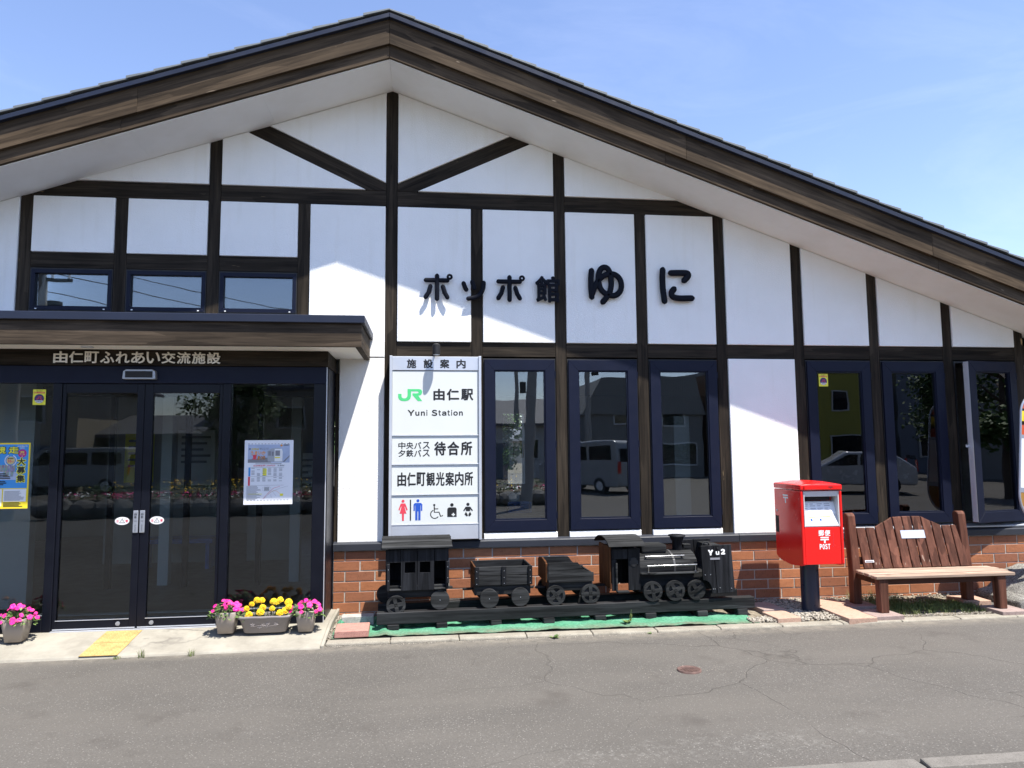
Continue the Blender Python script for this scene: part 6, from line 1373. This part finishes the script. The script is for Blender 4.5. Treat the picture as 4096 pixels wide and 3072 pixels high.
def tree(label, x, y, h, rx, rz, n, seed, conif=False):
    q = random.Random(seed); z = road_z(x); t = thing('street_tree', label, 'tree', (x, y, z)); mb = MB(); mb.tube([(x, y, z-.1), (x+.05, y, z+h*.3), (x-.05, y, z+h*.6), (x, y, z+h*.9)], [.16, .13, .09, .03], 10)
    for k in range(9):
        a_ = k*2.4; zz_ = z+h*(.35+.05*k); mb.tube([(x, y, zz_), (x+rx*.6*math.cos(a_), y+rx*.6*math.sin(a_), zz_+h*.1)], [.05, .02], 6)
    part('trunk', mb, 'bark', t); lf = MB()
    cl = [(Vector((q.gauss(0, .5), q.gauss(0, .5), q.uniform(-1, 1))), q.uniform(.25, .5)) for _ in range(26)]
    for _ in range(n):
        c_, r_ = q.choice(cl); tt = (c_.z+1)/2; k = (1-tt*.8) if conif else 1.0
        p_ = Vector((x+(c_.x*k+q.gauss(0, r_*.5))*rx, y+(c_.y*k+q.gauss(0, r_*.5))*rx, z+h*.62+(c_.z+q.gauss(0, .12))*rz)); d = Vector((q.uniform(-1, 1), q.uniform(-1, 1), q.uniform(-1, .5))).normalized()*q.uniform(.12, .24); s_ = d.cross(Vector((q.uniform(-1, 1), .3, 1))).normalized()*.07
        lf.add([p_, p_+d*.5-s_, p_+d, p_+d*.5+s_], [(0, 1, 2, 3)])
    part('crown', lf, 'treeleaf', t, kind='stuff')
tree('leafy dark tree in front of the tan house across the street', -8.0, -24.5, 5.4, 1.5, 1.9, 5000, 1)
tree('tall conical tree beside the slate building across the street', 24.5, -24, 6.0, 1.4, 2.4, 4500, 2, True)
house('corner_house', 'dark grey house far along the street to the right', 33, 42, -7, 9, 4.6, 'h_grey', 'gable_x', [(1, 2.4, 2.7, 3.9), (4, 5.4, 2.7, 3.9)], 1.6, door_at=6)
tree('broad tree by the roadside far to the right of the station', 21.5, -6.2, 5.2, 1.7, 1.9, 5000, 6)
tree('round tree on the platform side behind the station', -3.9, 16, 4.2, 1.6, 1.5, 4000, 3)
tree('small added tree screening the bright sky behind the station', 3.15, 22, 3.4, .9, 1.1, 2500, 4)  # added tree, covers part of the overbright sky in the first tall window
# poles and wires
def pole(label, x, y, h, lean=0.0, arm=True):
    z = road_z(x); t = thing('utility_pole', label, 'utility pole', (x, y, z)); mb = MB(); mb.cyl((x, y, z-.2), (x+lean*h, y, z+h), .17, .10, 16); part('pole', mb, 'poleconc', t)
    if arm:
        for k, zz_ in enumerate((h-.3, h-.9)):
            mb = MB(); mb.box(x+lean*h-.75, x+lean*h+.75, y-.04, y+.04, z+zz_, z+zz_+.08); a_ = part('cross_arm', mb, 'wire', t)
            for dx in (-.65, -.25, .25, .65): mb = MB(); mb.cyl((x+lean*h+dx, y, z+zz_+.08), (x+lean*h+dx, y, z+zz_+.22), .035, n=8); part('insulator', mb, 'white', a_)
        mb = MB(); mb.cyl((x+lean*h+.35, y+.05, z+h-2.1), (x+lean*h+.35, y+.05, z+h-1.5), .18, n=14); part('transformer', mb, 'wire', t)
pole('concrete utility pole with transformer opposite the upper windows', -10.5, -13.0, 7.3)
pole('leaning concrete pole by the flower bed', 2.72, -12.2, 7.5, .055, False); pole('far utility pole with cross arm by the low house', 4.6, -29.2, 6.6)
pole('utility pole between the warehouse and the low house', 8.0, -27.5, 7.4)
def wire(label, a, b, sag):
    a, b = Vector(a), Vector(b); mb = MB(); mb.tube([a.lerp(b, i/24)-Vector((0, 0, sag*4*(i/24)*(1-i/24))) for i in range(25)], .014, 5); tag(part('overhead_wire', mb, 'wire', None), label, 'cable', 'overhead wires across the street')
for dx, zz_, nm in ((-.65, 7.2, 'topmost'), (.25, 6.6, 'middle'), (0, 6.1, 'lowest')):
    for tail, A, B in (('from the transformer pole to the warehouse pole', (-10.5, -13.0), (8.0, -27.5)), ('running left from the transformer pole', (-10.5, -13.0), (-40, -14)), ('running right from the warehouse pole', (8.0, -27.5), (40, -27))):
        wire(nm+' overhead wire '+tail, (A[0]+dx, A[1], zz_-.03), (B[0]+dx, B[1], zz_), .7)
# on the platform side, seen through the rear windows
t = thing('platform_pole', 'pole with narrow navy name board behind the station, seen through first tall window', 'pole', (2.27, 9.0, 0))
mb = MB(); mb.cyl((2.27, 9.0, -.2), (2.29, 9.0, 6.5), .085, .07, 16); part('pole', mb, 'poleconc', t)
mb = MB(); mb.box(2.215, 2.325, 8.895, 8.91, 1.36, 1.74); part('board_edge', mb, 'orange', t)
mb = MB(); mb.box(2.223, 2.317, 8.885, 8.894, 1.368, 1.732); part('name_board', mb, 'picblue', t)
for ch, z in (('ゆ', 1.63), ('に', 1.40)): text('lettering', ch, 2.238, 2.302, z, z+.07, 'white', t, front(8.8845), .04, .001)
house('platform_house', 'tan low house beyond the platform behind the station', 1.5, 9.5, 48, 7, 2.2, 'h_tan', 'gable_x', [(1, 2.4, .8, 1.8), (4, 5.4, .8, 1.8)], .9)
# low hills that close the horizon on both sides
mb = MB(); n = 90
for k, (r_, hh) in enumerate(((330, 0), (360, 1), (430, 0))):
    for i in range(n):
        a_ = 2*math.pi*i/n; z = -2+hh*(15+7*mnoise.noise((math.cos(a_)*3, math.sin(a_)*3, 1))); mb.v.append((r_*math.cos(a_), r_*math.sin(a_), z))
for k in range(2):
    for i in range(n): mb.f.append((k*n+i, k*n+(i+1) % n, (k+1)*n+(i+1) % n, (k+1)*n+i)); mb.sm.append(True)
struct('hills', mb, 'hillgreen')
